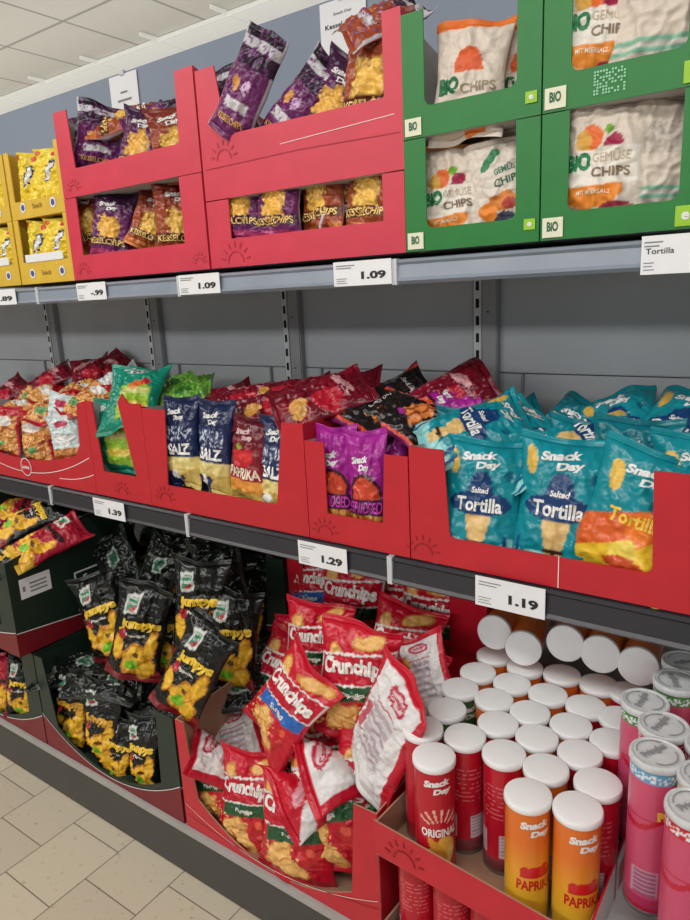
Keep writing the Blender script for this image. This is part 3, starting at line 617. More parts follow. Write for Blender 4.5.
# --- middle shelf
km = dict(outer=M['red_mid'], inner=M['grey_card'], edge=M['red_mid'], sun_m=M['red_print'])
def arc(x0, x1, zm, ze, n=14, skew=.5): return [(x0+(x1-x0)*k/n, zm+(ze-zm)*((k/n-skew)/max(skew, 1-skew))**2) for k in range(n+1)]
fm = [(-2.46, .879), (-1.722, .879), (-1.722, 1.152), (-1.764, 1.142), (-1.775, 1.02)]+[(x, z) for x, z in arc(-1.80, -2.40, .948, .985, 12)]+[(-2.41, 1.15), (-2.46, 1.15)]
e, x0, z_ = tray('red tray of pretzel snack bags with a curved opening and white arcs', fm, 1.15, .38, hb=.15, lines=[(arc(-2.44, -1.735, .905, .985, 20), .0022, 5), (arc(-1.90, -1.725, .905, .935, 6, 0.), .002, 5)], **km)
bm = bmesh.new()
for rr, yy, mi in ((.03, -.0016, 0), (.027, -.0022, 1)):
    f = bm.faces.new([bm.verts.new((-2.08-x0+rr*math.cos(t*.3142), yy, .923-z_+rr*math.sin(t*.3142))) for t in range(20)]); f.material_index = mi
flat_text(bm, 'Lorenz', -2.08-x0, .923-z_, .042, .012, -.0028, 0, .03); obj('round_emblem', bm, [M['white'], M['red_mid']], e)
tray('red tray holding the standing teal-green bags', [(-1.721, .879), (-1.479, .879), (-1.479, 1.145), (-1.482, 1.155), (-1.53, 1.155), (-1.553, 1.18), (-1.575, 1.155), (-1.532, .952), (-1.675, .952), (-1.69, 1.152), (-1.721, 1.152)], 1.15, .38, hb=.2, hs=(.27, .27), suns=[(-1.60, .895, .035)], **km)
tray('red tray of navy and maroon crisp bags', U(-1.478, -.938, .879, 1.145, 1.140, -1.405, -1.028, .944, .003, wx0t=-1.386, wx1t=-.998), 1.15, .40, hb=.25, suns=[(-1.42, .9, .04)], **km)
tray('narrow red tray of magenta ridged crisp bags', U(-.936, -.676, .879, 1.104, 1.092, -.883, -.739, .944, .003, wx1t=-.731), 1.15, .38, hb=.2, suns=[(-.892, .895, .036)], **km)
e, x0, z_ = tray('wide red tray of teal tortilla chip bags', U(-.673, -.06, .879, 1.113, 1.113, -.586, -.216, .938, .012, wx0t=-.597, wx1t=-.222), 1.15, .40, hb=.19, suns=[(-.645, .895, .038)], lines=[([(-.371, .880), (-.3695, .880)], .06, 5)], **km)
# --- bottom shelf
def deepfront(x0, x1, z0, lt, rt, wl, wr, dip, zl, zr, n=16, wlt=None, wrt=None):
    p = [(x0, z0), (x1, z0), (x1, rt), (wrt or wr, rt), (wr, zr)]
    for k in range(1, n): t = k/n; x = wr+(wl-wr)*t; p.append((x, zr+(zl-zr)*t-(dip)*4*t*(1-t)))
    return p+[(wl, zl), (wlt or wl, lt), (x0, lt)]
def smile(x0, x1, z0, z1, dip, n=20): return [(x0+(x1-x0)*k/n, z0+(z1-z0)*k/n-dip*4*(k/n)*(1-k/n)) for k in range(n+1)]
def redfoot(bmz, x0, x1, pts, zb):
    for (ax, az), (bx, bz) in zip(pts[:-1], pts[1:]):
        f = bmz.faces.new([bmz.verts.new(q) for q in ((ax-x0, -.001, zb), (bx-x0, -.001, zb), (bx-x0, -.001, bz), (ax-x0, -.001, az))]); f.material_index = 0
kd = dict(outer=M['dkgreen'], inner=M['dkgreen'], edge=M['dkgreen'])
def green_display(label, x0, x1, Y0, depth, z0, h, foot, hb, side=None, yaw=0., wl=.05, wr=.062, dip=.068, fd=.9):
    fr = deepfront(x0, x1, z0, z0+h, z0+h, x0+wl+.02, x1-wr-.012, dip, z0+.085, z0+.085, wlt=x0+wl-.01, wrt=x1-wr)
    e, a, b = tray(label, fr, Y0, depth, hb=hb, side=side, yaw=yaw, lines=[(smile(x0, x1, z0+foot, z0+foot, foot*fd), .002, 5)], **kd)
    bm = bmesh.new(); redfoot(bm, a, x1, smile(x0, x1, foot, foot, foot*fd), 0.)
    pts = [(0, foot*.98), (depth*.6, foot*.6), (depth, foot*.62)]
    for X, s in ((0, -1), (x1-x0, 1)):
        for (ya, za), (yb, zb) in zip(pts[:-1], pts[1:]):
            f = bm.faces.new([bm.verts.new((X+s*.0008, q, r_)) for q, r_ in ((ya, 0), (yb, 0), (yb, zb), (ya, za))]); f.material_index = 0
            f = bm.faces.new([bm.verts.new((X+s*.0014, q, r_)) for q, r_ in ((ya, za-.003), (yb, zb-.003), (yb, zb), (ya, za))]); f.material_index = 1
    obj('dark_red_foot', bm, [M['dkred'], M['white_card']], e)
    return e
zf = ZD+.0005
green_display('dark green tray of black ring snack bags beside the big red bag tray', -1.806, -1.215, .93, .40, zf, .295, .105, .24)
green_display('lower dark green tray at the left edge of the bottom shelf', -2.42, -1.812, .93, .40, zf, .295, .095, .29, side=shallow)
eF3 = green_display('upper dark green tray with a white sticker at the left edge', -2.41, -1.822, .90, .42, zf+.297, .285, .075, .36, side=lambda h, d: [(T, 0), (d-T, 0), (d-T, .37), (T, h)], fd=.5, dip=.03)
# sticker and emblem on its right side
wF = -1.822+2.41
fr_side = lambda a, b, c: (wF+.0016-c, a, b)
bm = bmesh.new(); quad(bm, .03, .125, .165, .225, 0, 0, fr_side)
for k in range(3): quad(bm, .06, .112, .178+k*.012, .183+k*.012, -.0006, 1, fr_side)
quad(bm, .038, .046, .186, .202, -.0006, 1, fr_side); obj('address_sticker', bm, [M['card'], M['ink_soft']], eF3)
bm = bmesh.new(); quad(bm, .20, .36, .06, .185, 0, 0, fr_side); quad(bm, .205, .355, .065, .18, -.0006, 1, fr_side); quad(bm, .205, .355, .066, .098, -.0010, 2, fr_side)
flat_text(bm, 'funny', .28, .155, .11, .03, -.0012, 0, .03, fr=fr_side); flat_text(bm, 'frisch', .28, .118, .11, .03, -.0012, 0, .03, fr=fr_side)
obj('printed_emblem', bm, [M['white'], M['dkgreen'], M['dkred']], eF3)
green_display('upper dark green tray at the back behind the black ring bags', -1.80, -1.212, 1.36, .2, .462, .235, .03, .24, side=shallow)
green_display('lower dark green tray at the back under the upper one', -1.80, -1.212, 1.36, .2, zf, .31, .1, .30, side=shallow)
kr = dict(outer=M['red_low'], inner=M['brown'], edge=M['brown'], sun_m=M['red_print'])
def side_c(h, d): return [(T, 0), (d-T, 0), (d-T, .30), (T, h)]
tray('big deep red tray of red crisp bags on the bottom shelf', deepfront(-1.206, -.636, zf, .447, .440, -1.155, -.705, .078, .245, .222, wlt=-1.178, wrt=-.69), .93, .40, hb=.26, side=side_c,
     lines=[(smile(-1.2, -.64, .215, .235, .062), .0012, 5), (smile(-1.2, -.64, .185, .215, .03), .0016, 3)], **kr)
tray('red tray of red crisp bags at the back, upper of two', U(-1.204, -.606, .462, .78, .78, -1.15, -.70, .50, .004), 1.37, .2, hb=.29, side=shallow, **kr)
tray('red tray at the back under the upper crisp tray', U(-1.204, -.606, zf, .46, .46, -1.15, -.66, .28, .004), 1.37, .2, hb=.30, side=shallow, **kr)
# can trays
ZC = .377
yw = -3.5
tray('long red cardboard tray under the snack cans, upper of two', [(-.622, .386), (-.228, .380), (-.228, .445), (-.622, .458)], .898, .50, hb=.075, hs=(.072, .065), suns=[(-.555, .40, .042)], yaw=yw, outer=M['red_low'], inner=M['brown'], edge=M['brown'], sun_m=M['red_print'], side=lambda h, d: [(T, 0), (d-T, 0), (d-T, h), (T, h)])
tray('red cardboard tray under the lower layer of snack cans', [(-.622, zf), (-.228, zf), (-.228, .215), (-.622, .215)], .90, .50, hb=.06, hs=(.062, .062), yaw=yw, outer=M['red_low'], inner=M['brown'], edge=M['brown'], side=lambda h, d: [(T, 0), (d-T, 0), (d-T, h), (T, h)])
tray('red tray with white inside under the pink snack cans', [(-.222, .395), (.12, .395), (.12, .47), (-.222, .47)], .865, .45, hb=.1, hs=(.075, .075), outer=M['red_low'], inner=M['white_card'], edge=M['red_low'], side=lambda h, d: [(T, 0), (d-T, 0), (d-T, h*1.2), (T, h)])
tray('closed red carton under the pink snack can tray', [(-.222, zf), (.12, zf), (.12, .394), (-.222, .394)], .868, .45, hb=.24, hs=(.24, .24), outer=M['red_low'], inner=M['white_card'], edge=M['red_low'], side=shallow)
# ------------------------------------------------------------------ cans
def can_print(kind, a, z, n):
    """a: angle from the front (-pi..pi), z: 0..1"""
    if kind in ('red', 'orange', 'green'):
        b0 = {'red': (184, 20, 42), 'orange': (222, 112, 36), 'green': (60, 110, 60)}[kind]; p = Paint(a, z, n, b0)
        if kind == 'orange': p.mix((.72-z)*1.9, (232, 184, 50))
        fr = abs(a) < 1.0
        if kind == 'red':
            ang = np.arctan2(z*.225-.1, a*.036); rr = np.hypot(z*.225-.1, a*.036)
            p.m(fr & (z > .5) & (rr > .018) & (rr < .045) & (np.sin(ang*18) > .62), (236, 190, 170))
            p.ell(.05, .22, .72, .14, (232, 178, 74), .1, .2).ell(.25, .12, .5, .09, (240, 204, 110), .2, .2).ell(-.1, .25, .5, .07, (216, 150, 56), -.2, .2)
        if kind == 'orange': p.m(fr & (z > .42) & (z < .5+.02*np.sin(a*9)) & (abs(a) < .72), (196, 34, 34)).ell(-.1, .48, .5, .045, (206, 30, 34), .03, .2).ell(.4, .51, .22, .03, (206, 40, 30), 0, .1)
        bk = abs(a) > 1.7; p.m(bk & (z < .12), (128, 60, 66) if kind == 'red' else (170, 150, 120)); p.m((abs(abs(a)-2.35) < .42) & (z > .14) & (z < .36), (206, 190, 194)); p.m((abs(abs(a)-2.35) < .36) & (z > .15) & (z < .35) & (np.sin(z*190) > .3), (170, 140, 150))
        p.m(bk & (z > .5) & (z < .82) & (np.sin(z*150) > .75) & (n[:, 1] > -.1), (214, 110, 120) if kind == 'red' else (150, 90, 50))
        return p.c
    top = {'pink_blue': (96, 160, 200), 'pink': (196, 24, 50), 'pink_green': (70, 130, 60), 'pink_yellow': (220, 190, 60)}[kind]
    p = Paint(a, z, n, (196, 74, 110)); p.mix((z-.5)*.9, (210, 84, 112)); p.m((z < .66) & (z > .655), (190, 30, 60)); p.m((z > .62+.05*np.cos(a*2)) & (z < .66+.05*np.cos(a*2)), (190, 24, 54)); p.m(z > .9, top); p.m((z > .915) & (z < .965) & (n[:, 1] > .02), (226, 232, 236))
    p.m(z < .04, (170, 30, 60)); bk = (abs(a+1.1) < .55) & (z > .12) & (z < .3); p.m(bk, (190, 150, 170)); p.m(bk & (np.sin(z*210) > .2) & (abs(a+1.1) < .45), (160, 90, 120))
    p.m((z > .04) & (z < .1), (180, 50, 90)); return p.c
CT = {'red': [('Snack', -.1, .865, 1.3, .06, W_, .06, .25, .1, 0), ('Day', .15, .79, .9, .062, W_, .06, .25, .1, 0), ('ORIGINAL', 0, .42, 1.9, .075, (236, 226, 222), .04, 0, 0, 0)],
      'orange': [('Snack', -.1, .865, 1.3, .06, W_, .06, .25, .1, 0), ('Day', .15, .79, .9, .062, W_, .06, .25, .1, 0), ('PAPRIKA', 0, .36, 1.8, .085, (196, 30, 30), .03, 0, 0, 0)],
      'pink': [('Pringles', 0, .68, 1.5, .075, (230, 190, 60), .09, 0, .05, 0)]}
CT['pink_blue'] = CT['pink_green'] = CT['pink_yellow'] = CT['pink']; CT['green'] = CT['red'][:2]
RB = .0362
_can = {}
def lathe(prof, n, name, m, smooth=True):
    P, F = [], []
    for r_, z in prof:
        for k in range(n): t = 2*math.pi*k/n; P.append((r_*math.cos(t), r_*math.sin(t), z))
    for j in range(len(prof)-1):
        for k in range(n): F.append((j*n+k, j*n+(k+1) % n, (j+1)*n+(k+1) % n, (j+1)*n+k))
    F.append(tuple(range(n))[::-1]); F.append(tuple((len(prof)-1)*n+k for k in range(n)))
    me = bpy.data.meshes.new(name); me.from_pydata(P, [], F); me.materials.append(m); me.polygons.foreach_set('use_smooth', [True]*(len(F)-2)+[False]*2)
    try: me.set_sharp_from_angle(angle=.7)
    except Exception: pass
    return me
def can_meshes(kind, H):
    if (kind, H) in _can: return _can[kind, H]
    na, nz = 97, 100; A, Zz = np.meshgrid(np.linspace(-math.pi, math.pi, na), np.linspace(0, 1, nz)); A, Zz = A.ravel(), Zz.ravel()
    n = np.array([[noise.noise(Vector((a*2, z*6, 1))), noise.noise(Vector((a*7, z*60, 5))), 0] for a, z in zip(A, Zz)])
    P = np.stack([RB*np.sin(A), -RB*np.cos(A), .006+Zz*(H-.014)], 1); F = [(j*na+i, j*na+i+1, (j+1)*na+i+1, (j+1)*na+i) for j in range(nz-1) for i in range(na-1)]
    F.append(tuple(range(na-1))[::-1]); F.append(tuple((nz-1)*na+i for i in range(na-1)))
    Cc = can_print(kind, A, Zz, n); Ps, Cs, n0 = [P], [Cc], len(P)
    for word, cu, cv, tw, th, col, bold, shear, rot, arc in CT[kind]:
        pts, tr = text_geo(word, tw*RB, th*H, bold, shear, rot, .006, arc); a = np.array(pts); an = cu+a[:, 0]/RB; rr = RB+.0006
        Q = np.stack([rr*np.sin(an), -rr*np.cos(an), cv*H+a[:, 1]], 1); Ps.append(Q); Cs.append(np.tile(C(*col), (len(Q), 1))); F += [tuple(n0+k for k in t) for t in tr]; n0 += len(Q)
    b = new_mesh('can_body', np.concatenate(Ps).tolist(), F, np.concatenate(Cs), M['can'])
    b.polygons[(nz-1)*(na-1)].use_smooth = False; b.polygons[(nz-1)*(na-1)+1].use_smooth = False
    R2 = .0385; pk = kind.startswith('pink')
    lid = lathe([(RB+.0006, H-.012), (R2-.0008, H-.012), (R2, H-.011), (R2, H-.003), (R2-.0012, H-.0005), (R2-.003, H)]+([(R2-.0045, H-.0002), (R2-.006, H-.0018)] if pk else [(R2-.008, H+.0012)]), 48, 'lid', M['clear_lid' if pk else 'lid'])
    rim = lathe([(RB-.002, 0), (RB+.0006, .0005), (RB+.0006, .006), (RB, .007)], 48, 'base_rim', M['can_rim'])
    _can[kind, H] = (b, lid, rim); return _can[kind, H]
def can(kind, pos, face, label, H=.228, tilt=None, group=None, mx=None):
    b, lid, rim = can_meshes(kind, H); o = link('snack_can', b); tag(o, label, 'can', group)
    o.matrix_world = mx if mx is not None else Matrix.Translation(pos) @ Matrix.Rotation(R(face), 4, 'Z')
    link('lid', lid, o); link('base_rim', rim, o)
    if kind.startswith('pink'):
        bm = bmesh.new(); flat_text(bm, 'Pringles', 0, .004, .046, .016, 0, 0, .05, fr=lambda a, c, d: (a, c, H-.0002)); 
        for sgn in (-1, 1):
            fl = [bm.verts.new((.026*math.cos(t), sgn*.004+.026*math.sin(t)*1., H-.0002)) for t in [sgn*(.35+k*.25) for k in range(10)]]
            fi = [bm.verts.new((.024*math.cos(t), sgn*.004+.024*math.sin(t)*1., H-.0002)) for t in [sgn*(.35+k*.25) for k in range(10)]]
            for k in range(9): bm.faces.new((fl[k], fl[k+1], fi[k+1], fi[k]))
        obj('lid_print', bm, M['silver'], o)
    return o
zb = .612-.228
CL = [('red', 434, 755, 42, 'red can reading ORIGINAL, foremost at the left of the can tray'), ('red', 423, 727, 62, 'red can directly behind the foremost ORIGINAL can'),
 ('red', 465, 735, 200, 'red can turned back to front, right of the ORIGINAL can'), ('red', 504, 752, 170, 'red can turned back to front, left of the two orange front cans'),
 ('orange', 546, 767, 190, 'orange can behind the gap of the two foremost orange cans'), ('orange', 528, 793, 46, 'orange paprika can, left of the two foremost ones'),
 ('orange', 578, 807, 42, 'orange paprika can, foremost beside the white-lined tray'), ('red', 598, 782, 150, 'red can behind the foremost orange can at the tray side'),
 ('green', 447, 708, 30, 'green can at the left side behind the red front cans'), ('red', 498, 722, 130, 'white lid of a red can in the third row, second from left'),
 ('orange', 537, 736, 200, 'white lid of an orange can, third row, third from left'), ('red', 580, 752, 160, 'red can in the third row, right end'),
 ('green', 460, 687, 60, 'green can near the white backed red crisp bag'), ('orange', 494, 698, 150, 'orange can in the fourth row, second from left'),
 ('orange', 530, 711, 210, 'orange can in the fourth row, middle'), ('orange', 571, 724, 180, 'orange can in the fourth row, second from right'),
 ('red', 612, 740, 170, 'dark red can beside the blue topped pink can'), ('orange', 478, 671, 170, 'orange can at the left end of the fifth row'),
 ('orange', 512, 682, 150, 'orange can in the fifth row, second from left'), ('orange', 548, 693, 190, 'orange can in the fifth row, middle'),
 ('red', 586, 705, 170, 'red can in the fifth row, second from right'), ('red', 620, 717, 160, 'red can half hidden behind the green topped can'),
 ('orange', 494, 654, 190, 'orange can in the back row below the leftmost lying can'), ('orange', 525, 666, 170, 'orange can in the back row below the second lying can'),
 ('orange', 562, 673, 150, 'orange can in the back row below the middle lying can'), ('orange', 599, 683, 180, 'orange can in the back row below the fourth lying can'),
 ('red', 629, 691, 170, 'red can in the back row below the rightmost lying can')]
for k, x, y, fc, lb in CL:
    p = at(x, y, Z=.612); dz = 0.
    can(k, Vector((p.x, p.y, zb)), fc, lb)
for i, (x, y) in enumerate([(494, 633), (523, 649), (565, 644), (600, 655), (638, 667)]):
    lp = at(x, y, Y=1.292-.012*(i == 1)); ax = Vector((.10, -1, .10)).normalized() if i != 1 else Vector((.22, -1, .06)).normalized()
    zz = ax; xx = Vector((0, 0, 1)).cross(zz).normalized(); yy = zz.cross(xx); o_ = lp-zz*.228
    mx = Matrix(((xx.x, yy.x, zz.x, o_.x), (xx.y, yy.y, zz.y, o_.y), (xx.z, yy.z, zz.z, o_.z), (0, 0, 0, 1)))
    can('orange' if i != 4 else 'orange', None, 0, ['leftmost orange can lying on the back row', 'second orange can lying on the back row, tipped forward', 'middle orange can lying on the back row', 'fourth orange can lying on the back row', 'rightmost orange can lying on the back row'][i], mx=mx)
PK = [('pink_blue', 657, 752, 62, 'pink can with a blue and white top band'), ('pink_green', 645, 700, 90, 'green topped can behind the other pink cans'), ('pink', 664, 724, 80, 'red topped can between the green and blue topped ones'),
      ('pink_yellow', 707, 776, 60, 'yellow topped can at the right edge'), ('pink', 696, 806, 55, 'pink can with a red top band, foremost at the right edge'), ('pink', 713, 745, 60, 'red topped can at the right edge, behind the yellow one')]
for k, x, y, fc, lb in PK:
    p = at(x, y, Z=.73); can(k, Vector((p.x, p.y, .468)), fc, lb, H=.262)
for i, (x, y) in enumerate([(-.175, 1.20), (-.095, 1.19), (-.175, 1.275), (-.095, 1.27)]):
    can('pink_green', Vector((x, y, .468)), 120+50*i, ['green topped can in the shade behind the first green one', 'green topped can in the shade by the right photo edge', 'green topped can rearmost in the pink can tray', 'green topped can in the rear right corner of the pink can tray'][i], H=.262)
for i in range(5):
    can('red', Vector((-.565+i*.0775, .956-i*.0045, zf+.004)), 160+i*37, ['leftmost', 'second', 'third', 'fourth', 'fifth'][i]+' red can of the lower layer under the can tray', H=.222)

# ------------------------------------------------------------------ bags on the top shelf
kp, kb = 'kessel_purple', 'kessel_brown'
bag(kb, 1, (88, 222, 1.27), 'brown crisp bag at the left end inside the lower narrow red tray', 25, 5, -6, scale=.85)
bag(kp, 2, (112, 226, 1.25), 'purple crisp bag with orange chips inside the lower narrow red tray', 18, 8, 10, scale=.82)
bag(kp, 3, (124, 222, 1.33), 'purple crisp bag behind its twin in the lower narrow red tray', 0, 5, -12, scale=.8)
bag(kb, 4, (153, 222, 1.29), 'orange-brown crisp bag tilted like a diamond in the lower narrow red tray', 35, 0, 24, scale=.72)
bag(kb, 2, (180, 220, 1.28), 'brown crisp bag at the right end inside the lower narrow red tray', 40, 0, 4, scale=.85)
bag(kp, 1, (88, 146, 1.29), 'purple crisp bag at the left end of the upper narrow red tray', 20, 10, -4, scale=.72)
bag(kp, 2, (100, 138, 1.29), 'purple crisp bag turned sideways in the upper narrow red tray', 45, 10, 12, back=True, scale=.85)
bag(kp, 3, (142, 146, 1.28), 'purple crisp bag with yellow chips in front of the upper narrow red tray', 15, 12, 14, scale=.85)
bag(kb, 1, (126, 122, 1.34), 'brown crisp bag on top of the pile in the upper narrow red tray', 10, 55, 65, scale=.9)
bag(kp, 4, (161, 122, 1.33), 'dark and silver backed bag at the right of the upper narrow red tray', 20, 40, 60, back=True, scale=.9)
bag(kb, 3, (176, 146, 1.29), 'brown crisp bag half behind the right post of the upper narrow red tray', 20, 6, -4, scale=.9)
bag(kb, 2, (118, 148, 1.37), 'brown crisp bag low inside the upper narrow red tray', 5, 20, -20, scale=.9)
bag(kp, 2, (241, 203, 1.25), 'purple crisp bag at the left end inside the lower wide red tray', 8, 8, 2, scale=.82)
bag(kp, 3, (279, 201, 1.245), 'purple crisp bag, second inside the lower wide red tray', -4, 8, 0, scale=.84)
bag(kb, 1, (323, 194, 1.27), 'brown crisp bag in the middle of the lower wide red tray', -10, 8, -3, scale=.84)
bag(kb, 4, (352, 196, 1.30), 'dark brown back of a crisp bag inside the lower wide red tray', 55, 5, 14, scale=.8, back=True)
bag(kb, 3, (372, 190, 1.26), 'brown crisp bag at the right end inside the lower wide red tray', -6, 8, 2, scale=.84)
bag('kessel_slim', 5, (248, 86, 1.225), 'large purple and black bag back leaning out of the upper wide red tray', 14, -2, 34, back=True, scale=.92)
bag(kp, 6, (228, 106, 1.29), 'purple bag with a white edge behind the left post of the upper wide red tray', 40, 8, -12, back=True, scale=.8)
bag('kessel_slim', 7, (300, 104, 1.27), 'black backed purple bag lying tilted in the upper wide red tray', 8, 14, 46, back=True, scale=.9)
bag(kp, 3, (335, 106, 1.285), 'dark purple crisp bag in the middle of the upper wide red tray', 0, 10, 35, scale=.9)
bag(kb, 5, (376, 76, 1.25), 'brown crisp bag with a yellow chip beside the right post', -6, 4, 6, scale=1.0)
bag(kb, 6, (383, 22, 1.27), 'crumpled brown bag on top at the right post of the wide red stack', 20, 50, 60, back=True, scale=.8)
bag('bio', 1, (452, 196, 1.26), 'white vegetable crisp bag at the left inside the lower green tray', 8, 6, -2, scale=.88)
bag('bio_green', 1, (502, 186, 1.26), 'tilted white bag with green script inside the lower green tray', 4, 4, -10, scale=.84)
bag('bio_red', 1, (470, 82, 1.25), 'white bag with a red half circle in the upper green tray', 6, 8, 3, scale=.98)
bag('bio_red', 2, (527, 80, 1.30), 'white organic bag half behind the right post of the upper green tray', 0, 6, 0, scale=.95)
bag('bio', 2, (603, 160, 1.245), 'white vegetable crisp bag facing front in the lower tray at the right end', 2, 4, 2, scale=.96, fold=None)
bag('bio', 3, (663, 160, 1.27), 'back of a white organic bag in the lower tray at the right end', 10, 4, 2, back=True, scale=.93)
bag('bio', 4, (600, 22, 1.25), 'white bag with an orange corner in the upper tray at the right end', 14, 6, 4, scale=.9, back=False)
bag('bio', 3, (662, 8, 1.25), 'white bag back with a mint stripe in the upper tray at the right end', 2, 4, 3, back=True)

# ------------------------------------------------------------------ bags on the middle shelf
for i, (x, y, Y, yw_, p, r_, sc) in enumerate([(8, 430, 1.19, 5, 5, 4, .85), (38, 437, 1.175, 10, 5, 2, .85), (-30, 425, 1.19, 5, 5, -5, .9)]):
    bag('mix', 1+i, (x, y, Y), 'pretzel snack bag standing inside the curved red tray, '+['by the left photo edge', 'in the middle', 'beyond the left photo edge'][i], yw_, p, r_, scale=sc)
bag('mix_light', 1, (62, 418, 1.19), 'pale silvery snack bag upright beside the pretzel snack bags', 14, 10, 10, scale=.8)
bag('mix_light', 2, (66, 437, 1.165), 'white and orange snack bag at the tray post, right of the pretzel bags', 20, 4, -6, scale=.72)
for i, (x, y, Y, p, r_, kd_) in enumerate([(14, 397, 1.25, 70, 20, 'mix'), (52, 393, 1.22, 68, -12, 'mix'), (90, 386, 1.24, 66, 25, 'mix'), (40, 383, 1.36, 65, 50, 'mix'), (78, 378, 1.40, 60, 30, 'mix')]):
    bag(kd_, 4+i % 3, (x, y+15, Y), ['pretzel snack bag lying flat at the left edge of the pile', 'pretzel snack bag lying flat above the curved tray', 'pretzel snack bag lying flat next to the teal-green bag', 'pretzel snack bag lying behind the front pile', 'pretzel snack bag lying at the back beside the red ones'][i], 10, p, r_, scale=.88)
for i, (x, y, Y, yw_, p, r_) in enumerate([(44, 372, 1.42, 0, 55, 30), (88, 367, 1.46, 10, 50, -30), (103, 366, 1.50, 20, 45, 30), (3, 386, 1.48, 0, 50, 20)]):
    bag('darkred', 1+i % 2, (x, y+12, Y), ['red bag lying behind the pretzel bags, left one', 'dark red bag behind the pretzel bags', 'red bag peaking highest behind the pretzel bags', 'dark red bag behind the pile at the left edge'][i], yw_, p, r_, scale=.9)
bag('mix_light', 3, (118, 384, 1.38), 'pale silvery bag lying behind the teal-green bag', 20, 65, 40)
bag('mix_light', 1, (137, 388, 1.45), 'pale silvery bag lying at the back beside the upright', 20, 65, 70)
bag('green', 1, (118, 436, 1.21), 'teal-green bag with a lime label standing in its red tray', 12, 6, -3, scale=.82)
bag('green', 2, (134, 398, 1.25), 'teal-green bag lying across the top of its tray', 24, 48, -4, scale=.9)
bag('green', 3, (110, 440, 1.29), 'teal-green bag behind the standing one in the narrow tray', -8, 6, -4, scale=.85)
bag('green', 2, (128, 450, 1.36), 'teal-green bag deep inside the narrow tray', 0, 4, 4, scale=.85)
for i, (x, y, Y, p, r_) in enumerate([(174, 388, 1.40, 66, 30), (196, 390, 1.46, 62, -30), (184, 396, 1.36, 75, 60)]):
    bag('lime', 1+i, (x, y, Y), ['light green bag lying behind the teal-green one', 'light green bag at the back near the navy bags', 'light green bag lying lowest between teal-green and navy bags'][i], 10, p, r_, scale=.8)
bag('navy', 1, (183, 442, 1.19), 'navy bag reading SALZ, leftmost in its red tray', 12, 6, -2, scale=.98)
bag('navy', 2, (216, 447, 1.20), 'navy bag reading SALZ, second in its red tray', 2, 6, 4, scale=.98)
bag('maroon', 1, (250, 460, 1.195), 'maroon paprika bag standing between the navy bags', 0, 6, 4, scale=.92)
bag('navy', 3, (279, 465, 1.20), 'navy bag half behind the right post of its tray', -4, 6, 2, scale=.95)
for i, (x, y, Y, yw_, p, r_, k) in enumerate([(216, 402, 1.42, 10, 70, 50, 'darkred'), (244, 402, 1.38, 10, 66, 70, 'darkred'), (276, 407, 1.30, 14, 68, 64, 'darkred'), (292, 403, 1.34, 14, 64, 60, 'darkred'), (322, 400, 1.27, 20, 55, 60, 'darkred'), (236, 404, 1.36, 20, 72, 30, 'darkred'), (334, 392, 1.38, 10, 60, 80, 'darkred'), (285, 395, 1.43, 10, 70, 80, 'darkred')]):
    bag(k, 3+i % 3, (x, y, Y), ['dark red bag lying over the leftmost navy bag', 'dark red bag lying at the back above the navy bags', 'dark red bag lying over the standing maroon bag', 'dark red bag lying in the middle of the back row', 'dark red bag lying toward the magenta bag tray', 'dark red bag lying low over the second navy bag', 'dark red bag highest of the pile beside the black bags', 'dark red bag lying rearmost in the navy bag tray'][i], yw_, p, r_, scale=.92)
for i, (x, Y) in enumerate([(205, 1.32), (245, 1.32), (280, 1.33)]): bag('navy', 4, (x, 452, Y), 'navy bag standing in the second row of its tray', 0, 5, 0, scale=.9, group='navy bags of the second row')
bag('magenta', 1, (335, 480, 1.19), 'magenta ridged crisp bag, left of the two in the narrow tray', 8, 5, 0)
bag('magenta', 2, (368, 486, 1.195), 'magenta ridged crisp bag, right of the two in the narrow tray', 0, 5, -3)
bag('magenta', 3, (352, 468, 1.27), 'magenta crisp bag behind the two front ones', 0, 8, 10)
bag('magenta', 3, (390, 466, 1.27), 'magenta crisp bag behind the right post of the narrow tray', 0, 8, -8)
bag('black_ridged', 1, (364, 414, 1.30), 'black bag with an orange edge lying across the narrow tray', 25, 72, -52, scale=.9)
bag('black_ridged', 2, (402, 416, 1.31), 'black bag with ridged orange crisps lying over the magenta bags', 15, 64, -60, scale=.9)
bag('black_ridged', 3, (384, 403, 1.42), 'black and brown bag lying behind the orange ridged one', 10, 60, 50)
bag('darkred', 6, (443, 402, 1.40), 'purple-red bag peaking behind the first teal bag', 10, 40, 52, scale=.95)
bag('magenta', 4, (425, 412, 1.36), 'magenta bag lying behind the black ridged bag', 10, 50, 60)
